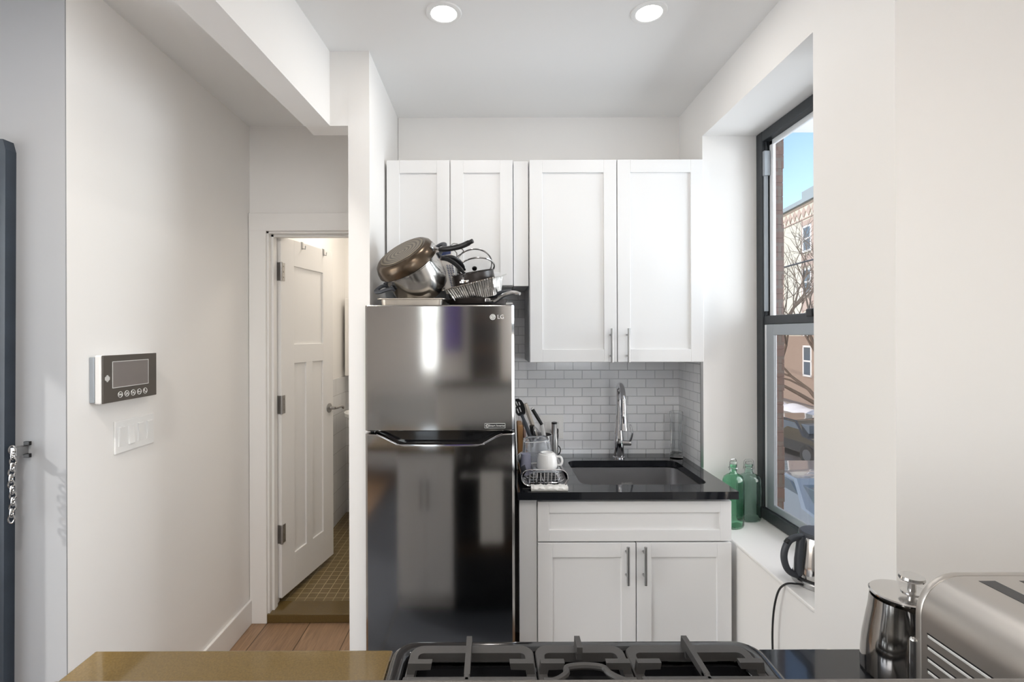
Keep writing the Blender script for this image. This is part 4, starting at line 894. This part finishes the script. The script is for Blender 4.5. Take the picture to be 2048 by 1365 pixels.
b = MB(); b.loft([[(x,1.0232+.003*math.sin(i*1.1),z) for i,(x) in enumerate([-.02+ j*.014 for j in range(11)])]+[(x,1.0262+.003*math.sin(i*1.1),z) for i,(x) in reversed(list(enumerate([-.02+ j*.014 for j in range(11)])))] for z in (.785,.70,.60,.50,.42)]); 
b.box(-.02,.12,.992,1.028,.783,.787,.001); b.box(-.02,.12,.990,.995,.50,.785,.001)
tag(b.obj('dish_towel', M['cloth']), 'white dish towel hanging on the oven door, mirrored in the fridge', 'towel')

# ------------------------------------------------------------------ toaster and press
tx0, tx1, ty0, ty1, tz0, tz1 = U(1828,.78), .90, .455, .78, ZC+.006, Z(1148,.78)
t = thing('toaster', 'large brushed steel toaster with slotted side at the lower right', 'toaster', ((tx0+tx1)/2,.62,ZC))
def tprof(e=0, rr=.062): 
    x0,x1,z0,z1 = tx0+e,tx1-e,tz0+e,tz1-e
    return [(x0,z0),(x1,z0)] + arc(x1-rr, z1-rr, rr, 0, PI/2, 12) + arc(x0+rr, z1-rr, rr, PI/2, PI, 12)
b = MB(); b.loft([[(x,y,z) for x,z in tprof(e)] for y,e in ((ty0+.01,0),(ty1-.012,0))]); tb = b.obj('shell', M['toast'], t)
b = MB(); b.loft([[(x,y,z) for x,z in tprof(e)] for y,e in ((ty1-.012,-.0004),(ty1-.010,-.0012),(ty1-.003,-.0012),(ty1+.001,.002),(ty1+.001,.02))]); b.obj('end_bezel', M['toast'], t)
b = MB(); b.loft([[(x,y,z) for x,z in tprof(e)] for y,e in ((ty0-.006,.02),(ty0-.006,.004),(ty0,-.002),(ty0+.010,-.002))]); b.obj('end_bezel', M['toast'], t)
b = MB()
for k, zz in enumerate((-.457,-.475,-.493,-.511)):
    z = EYE+zz; b.box(tx0-.0015, tx0+.002, .63, .756, z-.003, z+.001, .0008)
b.obj('vent_louvre', M['mark'], t)
b = MB()
for k, zz in enumerate((-.457,-.475,-.493,-.511)):
    z = EYE+zz; b.box(tx0-.0004, tx0+.002, .63, .758, z+.001, z+.0032)
b.obj('vent_slot', M['blackp'], t)
for xa, xb in ((.732,.757),(.793,.818)):
    b = MB(); b.box(xa, xb, .50, .752, tz1-.003, tz1+.0004, .0003); b.obj('bread_slot', M['blackp'], t)
b = MB(); b.box(tx0-.006, tx0+.004, ty1-.004, ty1+.006, tz0+.02, Z(1279,.78), .004); b.obj('latch', M['steel'], t)
for xx in (tx0+.03, tx1-.03):
    for yy in (ty0+.03, ty1-.03): b = MB(); b.cyl((xx,yy,ZC),(xx,yy,tz0+.001),.010,seg=14); b.obj('foot', M['blackp'], t)
px, py_ = .729, .886
t = thing('french_press', 'polished steel coffee press with plunger knob beside the toaster', 'coffee press', (px,py_,ZC))
b = MB(); n = 56
def pr_ring(r, z, sp=0):
    out = []
    for a in range(n):
        th = 2*PI*a/n; dth = abs((th - math.radians(262) + PI) % (2*PI) - PI); k = max(0, 1 - dth/.5); rr_ = r + sp*k*k*(3-2*k)
        out.append((px+rr_*math.cos(th), py_+rr_*math.sin(th), ZC+z))
    return out
b.loft([pr_ring(.058,0),pr_ring(.0625,.004),pr_ring(.0625,.03),pr_ring(.060,.06),pr_ring(.055,.09,.003),pr_ring(.0505,.115,.010),pr_ring(.0485,.136,.024),pr_ring(.047,.136,.022),pr_ring(.046,.12,.008),pr_ring(.048,.08)])
b.obj('body', M['coffee'], t)
b = MB(); b.lathe([(0,.149),(.035,.149),(.048,.147),(.050,.145),(.049,.142),(.046,.140),(0,.140)], c=(px,py_,ZC), seg=48); b.obj('lid', M['steel'], t)
b = MB(); b.lathe([(.016,.148),(.016,.151),(.0065,.152),(.006,.166),(.008,.170),(.018,.171),(.0195,.174),(.0185,.178),(.0,.179)], c=(px+.012,py_-.004,ZC), seg=36); b.obj('plunger_knob', M['steel'], t)
b = MB(); b.tube(bez([(px+.045,py_+.02,ZC+.13),(px+.085,py_+.03,ZC+.125),(px+.095,py_+.03,ZC+.08),(px+.06,py_+.02,ZC+.02)],24), .007, 10, flat=1.2); b.obj('handle', M['steel'], t)

# ------------------------------------------------------------------ room behind the camera (seen mirrored in the fridge)
M['purple'] = mat('purple_print', (.16,.10,.42), .4, var=.8, vscale=4); M['dark'] = mat('dark_furniture', (.02,.02,.022), .45, bump=.02); M['sofa'] = mat('light_grey_fabric', (.45,.45,.45), .9, bump=.4, bscale=300)
M['shade'] = mat('warm_lamp_shade', (.9,.75,.5), .6, emit=(1,.72,.40), estr=7); M['trimwood'] = mat('brown_wood_trim', (.30,.17,.09), .5, var=.3, vscale=10)
o = thing('wall_print', 'purple abstract wall print, mirrored in the freezer door', 'picture', (-.42,REAR+.02,1.7))
MB().box(-.60,-.24,REAR+.001,REAR+.025,1.30,2.2,.003).obj('frame', M['dark'], o); MB().box(-.585,-.255,REAR+.024,REAR+.028,1.315,2.185).obj('print', M['purple'], o)
o = thing('bookcase', 'dark tall bookcase against the rear wall, mirrored in the freezer door', 'bookcase', (.12,REAR+.18,0))
MB().box(-.10,.42,REAR+.003,REAR+.34,0,2.02,.004).obj('carcass', M['dark'], o)
for k in range(5): MB().box(-.08,.40,REAR+.335,REAR+.345,.2+k*.38,.22+k*.38).obj('shelf', M['trimwood'], o)
o = thing('sofa', 'light grey sofa behind the camera, mirrored in the freezer door', 'sofa', (-.9,REAR+.6,0))
MB().box(-1.75,-.15,REAR+.42,REAR+1.25,.12,.45,.05).obj('seat', M['sofa'], o); MB().box(-1.75,-.15,REAR+.40,REAR+.62,.40,.85,.06).obj('backrest', M['sofa'], o)
for xx in (-1.75,-.33): MB().box(xx,xx+.18,REAR+.42,REAR+1.2,.12,.62,.05).obj('armrest', M['sofa'], o)
for xx in (-1.68,-.22):
    for yy in (REAR+.5,REAR+1.15): MB().cyl((xx,yy,0),(xx,yy,.13),.02).obj('leg', M['dark'], o)
o = thing('side_table', 'dark low table beside the sofa behind the camera', 'table', (.25,REAR+.9,0))
MB().box(-.08,.60,REAR+.55,REAR+1.0,.68,.71,.004).obj('table_top', M['dark'], o)
for xx in (-.06,.58):
    for yy in (REAR+.57,REAR+.98): MB().box(xx-.015,xx+.015,yy-.015,yy+.015,0,.681).obj('leg', M['dark'], o)
for xx, lb in ((.03,'small warm table lamp on the left of the low table behind the camera'),(.45,'small warm table lamp on the right of the low table behind the camera')):
    o = thing('table_lamp', lb, 'lamp', (xx,REAR+.78,.71), group='table lamps behind the camera')
    b = MB(); b.lathe([(0,0),(.05,0),(.05,.01),(.012,.02),(.010,.12),(0,.12)], c=(xx,REAR+.78,.71)); b.obj('base', M['nickel'], o)
    b = MB(); b.lathe([(.05,.10),(.035,.20),(.033,.20),(.048,.10),(.05,.10)], c=(xx,REAR+.78,.71)); b.obj('lamp_shade', M['shade'], o)

# ------------------------------------------------------------------ street outside
GZ = -3.0
M['asphalt'] = mat('wet_asphalt', (.14,.14,.15), .45, var=.4, vscale=.8, bump=.3, bscale=40)
M['snow'] = mat('melting_snow', (.75,.78,.84), .7, bump=.6, bscale=4, var=.12, vscale=2); M['walk'] = mat('sidewalk_concrete', (.30,.28,.25), .8, var=.35, vscale=1.5); M['verge'] = mat('winter_verge', (.26,.22,.12), .9, var=.5, vscale=2.5, bump=.5, bscale=20)
M['paintw'] = mat('road_paint', (.75,.75,.75), .6, bump=.1)
o = MB().box(-30,80,-30,120,GZ-.2,GZ).obj('street_ground', M['asphalt']); struct(o, 'grey asphalt street below the window', 'street')
o = MB().box(1.5,8.3,-10,60,GZ,GZ+.10).obj('sidewalk', M['walk']); struct(o, 'near sidewalk below the window', 'sidewalk')
o = MB().box(5.0,7.4,-10,60,GZ+.10,GZ+.13).obj('ground_verge', M['verge']); struct(o, 'brown winter grass strip beside the sidewalk', 'verge')
o = MB().box(16.3,19.2,-10,60,GZ,GZ+.12).obj('sidewalk_far', M['walk']); struct(o, 'far sidewalk before the brick building', 'sidewalk')
for (x0,x1,y0,y1,hh_,lb) in ((16.6,18.6,22,34,.55,'white snow bank along the far sidewalk'),(7.4,8.2,8,14.4,.30,'dirty snow strip along the near kerb')):
    b = MB(); n_ = 30; rg = []
    for i in range(n_+1):
        yy = y0+(y1-y0)*i/n_; h_ = hh_*(.6+.4*math.sin(i*1.7)*math.sin(i*.6)); rg.append([(x0+(x1-x0)*k/8, yy, GZ-.02 + h_*math.sin(PI*k/8)**.7 if 0<k<8 else GZ-.02) for k in range(9)])
    b.loft(rg); tag(b.obj('snow_bank', M['snow']), lb, 'snow', kind='stuff')
for k,(x0,x1,lb) in enumerate(((9.6,9.95,'white road line nearest the kerb'),(14.6,14.8,'thin white road line by the far kerb'),(8.75,8.95,'short white line at the gutter'))):
    tag(MB().box(x0,x1,10,60 if k else 17.6,GZ,GZ+.008).obj('road_marking', M['paintw']), lb, 'road marking')
# apartment building
M['beige'] = brick_mat('beige_brick', (.62,.61,.54), (.58,.57,.50), (.5,.47,.4), .24, .08, .01, 'yz', .85, .2)
M['redb'] = brick_mat('red_brick_bands', (.40,.30,.27), (.44,.34,.30), (.45,.36,.3), .24, .08, .01, 'yz', .85, .2)
M['brownb'] = brick_mat('brown_brick_base', (.30,.225,.19), (.33,.25,.21), (.35,.28,.22), .24, .08, .01, 'yz', .85, .2)
M['winw'] = mat('white_window_frame', (.85,.86,.88), .4, bump=.02); M['wing'] = mat('dark_reflective_glass', (.10,.13,.17), .08, bump=.02); M['corn'] = mat('cornice_metal', (.28,.33,.36), .5, bump=.05)
phi = math.atan(.122)
Rb = Matrix.Rotation(-phi, 3, 'Z')
bl = thing('apartment_building', 'beige brick apartment building with red diamond frieze across the street', 'building', (20.4,33,GZ), Rb)
HT = EYE - GZ
def zz(z): return z + HT
b = MB(); b.box(0,10,-14,12,0,zz(8.45)); b.obj('facade', M['beige'], bl, local=True)
b = MB(); b.box(-.05,0,-14,12,0,zz(-.15)); b.obj('ground_floor', M['brownb'], bl, local=True)
b = MB(); b.box(-.22,.3,-14,12,zz(8.45),zz(8.72)); b.box(-.22,.5,-14,-.75,zz(8.72),zz(9.15)); b.obj('cornice', M['corn'], bl, local=True)
b = MB(); b.box(-.05,0,-14,12,zz(7.42),zz(7.50)); b.box(-.05,0,-14,12,zz(8.28),zz(8.36)); 
b.obj('brick_band', M['redb'], bl, local=True)
b = MB()
for k in range(40):
    yc = -13+k*.62; b.prism([(yc-.26,zz(7.89)),(yc,zz(8.24)),(yc+.26,zz(7.89)),(yc,zz(7.54))],'x',-.06,0)
b.obj('diamond_frieze', M['redb'], bl, local=True)
for yc in (-8.5,-4.6,-1.05,3.0,6.8):
    b = MB(); b.box(-.06,0,yc-.74,yc-.56,zz(-.2),zz(7.35)); b.box(-.06,0,yc+.56,yc+.74,zz(-.2),zz(7.35)); b.box(-.06,0,yc-.7,yc+.7,zz(7.0),zz(7.3)); b.box(-.06,0,yc-.7,yc+.7,zz(4.35),zz(5.1)); b.box(-.06,0,yc-.7,yc+.7,zz(1.5),zz(2.3)); b.obj('pilaster', M['redb'], bl, local=True)
    for z0,z1 in ((5.25,6.95),(2.45,4.2),(-.15,1.35),(-2.75,-.75)):
        b = MB(); f = .12; b.box(-.09,.02,yc-.55,yc-.55+f,zz(z0),zz(z1)); b.box(-.09,.02,yc+.55-f,yc+.55,zz(z0),zz(z1)); b.box(-.09,.02,yc-.55,yc+.55,zz(z0),zz(z0)+f); b.box(-.09,.02,yc-.55,yc+.55,zz(z1)-f,zz(z1)); b.box(-.09,.02,yc-.55,yc+.55,zz((z0+z1)/2)-.05,zz((z0+z1)/2)+.05)
        wf = b.obj('window', M['winw'], bl, local=True)
        b = MB(); b.box(-.07,.01,yc-.5,yc+.5,zz(z0)+.05,zz(z1)-.05); b.obj('window_pane', M['wing'], wf, local=True)
# trees
M['bark'] = mat('bare_tree_bark', (.12,.09,.07), .9, bump=.3, bscale=20, var=.3, vscale=6)
def tree(x, y, h, label, seed, lean=(0,0,1), n0=5):
    rnd = random.Random(seed); b = MB()
    def grow(p, d, L_, r, lev):
        q_ = p + d*L_*.5 + Vector((rnd.uniform(-1,1),rnd.uniform(-1,1),rnd.uniform(-.5,1)))*L_*.06; e = p + d*L_
        b.tube([p,q_,e],[r,r*.85,r*.68], 5 if lev > 1 else 8)
        if lev >= 6 or len(b.bm.verts) > 26000: return
        for _ in range(3 if lev < 4 else 2 + (rnd.random() < .4)):
            ax = Vector((rnd.uniform(-1,1),rnd.uniform(-1,1),rnd.uniform(-1,1))).normalized()
            nd = (d + ax*rnd.uniform(.45,.95) + Vector((0,0,.12))).normalized()
            grow(e if rnd.random() < .7 else q_, nd, L_*rnd.uniform(.62,.85), r*.6, lev+1)
    o = thing('bare_tree', label, 'tree', (x,y,GZ))
    grow(Vector((x,y,GZ)), Vector(lean).normalized(), h, .14, 0)
    b.obj('branches', M['bark'], o)
tree(14.6, 25.5, 3.4, 'tall bare winter tree before the beige building', 3, (-.05,0,1))
tree(13.9, 20.6, 2.6, 'lower bare winter tree with branches across the lower pane', 11, (-.1,.05,1))
b = MB(); b.tube([Vector((9,10+i*2,3.2-.02*(i-10)**2*.3+1.0)) + Vector((.45*i,0,0)) for i in range(21)], .03, 6); tag(b.obj('utility_cable', M['dark']), 'dark overhead cable crossing before the building', 'cable')
# cars
M['carblk'] = mat('black_car_paint', (.02,.022,.025), .15, coat=1, bump=.01); M['carwht'] = mat('white_car_paint', (.7,.71,.72), .2, coat=1, bump=.01); M['carblu'] = mat('blue_grey_car_paint', (.20,.25,.32), .2, coat=1, bump=.01)
def car(x, y, m, label, rot=0, s=1):
    o = thing('car', label, 'car', (x,y,GZ), Matrix.Rotation(rot,3,'Z'))
    side = [(-2.2,.35),(-2.25,.62),(-2.15,.82),(-1.2,.95),(-.62,1.40),(.75,1.44),(1.45,1.02),(2.1,.94),(2.25,.70),(2.22,.35)]
    b = MB()
    rings = []
    for xx, k in ((-.88,.93),(-.84,1),(-.5,1.0),(.5,1.0),(.84,1),(.88,.93)):
        rings.append([(xx*(1 if z < 1 else .80), yy*k, .35+(z-.35)*(1 if abs(xx) < .86 else .97)) for yy, z in side])
    b.loft(rings); body = b.obj('body', m, o, local=True)
    b = MB()
    for sg in (-1,1): b.prism([(-1.05,1.0),(-.60,1.34),(.70,1.38),(1.25,1.04)], 'x', sg*.75, sg*.80)
    b.box(-.62,.62,-1.14,-.72,1.0,1.30,.02,T=None); b.obj('side_windows', M['wing'], o, local=True)
    for sx_ in (-.80,.80):
        for yy in (-1.38,1.42): b = MB(); b.cyl((sx_-.11,yy,.33),(sx_+.11,yy,.33),.33,seg=24); wh = b.obj('wheel', M['dark'], o, local=True); b = MB(); b.cyl((sx_-.12,yy,.33),(sx_+.12,yy,.33),.2,seg=16); b.obj('hubcap', M['nickel'], wh, local=True)
    for sg in (-.6,.6): b = MB(); b.box(sg-.16,sg+.16,-2.28,-2.15,.62,.74,.02); b.obj('headlight', M['winw'], o, local=True)
car(11.6,18.7,M['carblk'],'black car on the street seen through the lower window pane', .12)
car(11.4,23.6,M['carwht'],'white car behind the black car on the street', .1)
car(7.25,11.4,M['carblu'],'blue grey car parked nearest the window', 0)

# ------------------------------------------------------------------ daylight
wd = bpy.data.worlds.new('World'); sc.world = wd; wd.use_nodes = True
N, L = wd.node_tree.nodes, wd.node_tree.links; bg = N['Background']
sky = N.new('ShaderNodeTexSky'); sky.sky_type = 'NISHITA'; sky.sun_disc = False; sky.sun_elevation = math.radians(32); sky.sun_rotation = math.radians(250); sky.air_density = 1.2; sky.ozone_density = 2.5
L.new(sky.outputs[0], bg.inputs[0]); bg.inputs[1].default_value = .17
s = bpy.data.lights.new('sun', 'SUN'); s.energy = 2.5; s.angle = math.radians(1.5); s.color = (1,.97,.92)
so = bpy.data.objects.new('sun', s); C.objects.link(so); so.rotation_euler = Vector((-.78,-.35,.60)).to_track_quat('Z','Y').to_euler()
def daylight(name, loc, target, sx, sy, e, col=(.90,.95,1)):
    l = bpy.data.lights.new(name, 'AREA'); l.shape = 'RECTANGLE'; l.size = sx; l.size_y = sy; l.energy = e; l.color = col
    o = bpy.data.objects.new(name, l); C.objects.link(o); o.location = loc; d = Vector(target)-Vector(loc); o.rotation_euler = d.to_track_quat('-Z','Y').to_euler()
daylight('daylight_side_window', (2.7,1.5,1.65), (0,1.95,1.3), 1.9, 1.8, 68, (.86,.93,1))
daylight('fill_left_window', (LX-.3,.45,1.35), (0,.95,1.0), 1.7, 1.8, 24)  # added fill for the base cabinets and right wall
for i, (h, e) in enumerate(zip(HOLES, (3.5, 20))):  # narrow window gives the mirrored streak, wide one is added fill
    cx_ = (h[0]+h[1])/2; cz = (h[2]+h[3])/2
    daylight('daylight_fill_rear_window', (cx_, REAR-.25, cz+.1), (cx_, 0, cz), h[1]-h[0], h[3]-h[2], e)
for x, y in ((-.9,-.6),(.9,-.6),(-.9,-1.9),(.9,-1.9),(0.1,.1)): downlight(x, y, 'added unseen recessed fill light behind the camera', power=6)  # unseen lamps added to raise the general brightness
l = bpy.data.lights.new('bathroom_lamp', 'AREA'); l.shape='DISK'; l.size=.25; l.energy=5; l.color=(1,.9,.76)
o = thing('bathroom_ceiling_light', 'round ceiling light in the bathroom beyond the door', 'ceiling light', (-.75,3.45,H))
b = MB(); b.lathe([(0,-.03),(.12,-.03),(.14,0),(0,0)], c=(-.75,3.45,H)); b.obj('diffuser', M['wplast'], o)
lo_ = bpy.data.objects.new('bathroom_lamp', l); C.objects.link(lo_); lo_.parent = o; lo_.location = (0,0,-.04)
downlight(-.98, .6, 'added unseen recessed fill light over the hall', power=11)  # unseen lamp added to brighten the left hall wall

# ------------------------------------------------------------------ camera
cam = bpy.data.cameras.new('camera'); co = bpy.data.objects.new('camera', cam); C.objects.link(co)
cam.sensor_width = 36; cam.lens = 36*F/2048; cam.clip_start = .02; cam.clip_end = 300
cam.shift_x = (1024-CX)/2048; cam.shift_y = -(682.5-CY)/2048
co.matrix_world = Matrix.Translation((0,0,EYE)) @ Matrix.Rotation(.003,4,'Y') @ Matrix.Rotation(PI/2,4,'X')
sc.camera = co
vs = sc.view_settings; vs.view_transform = 'Standard'; vs.look = 'None'; vs.exposure = .68; vs.gamma = 1; vs.use_curve_mapping = False
sc.cycles.max_bounces = 12; sc.cycles.diffuse_bounces = 6; sc.cycles.glossy_bounces = 5; sc.cycles.transmission_bounces = 10; sc.cycles.transparent_max_bounces = 16
sc.cycles.use_denoising = True; sc.cycles.sample_clamp_indirect = 6
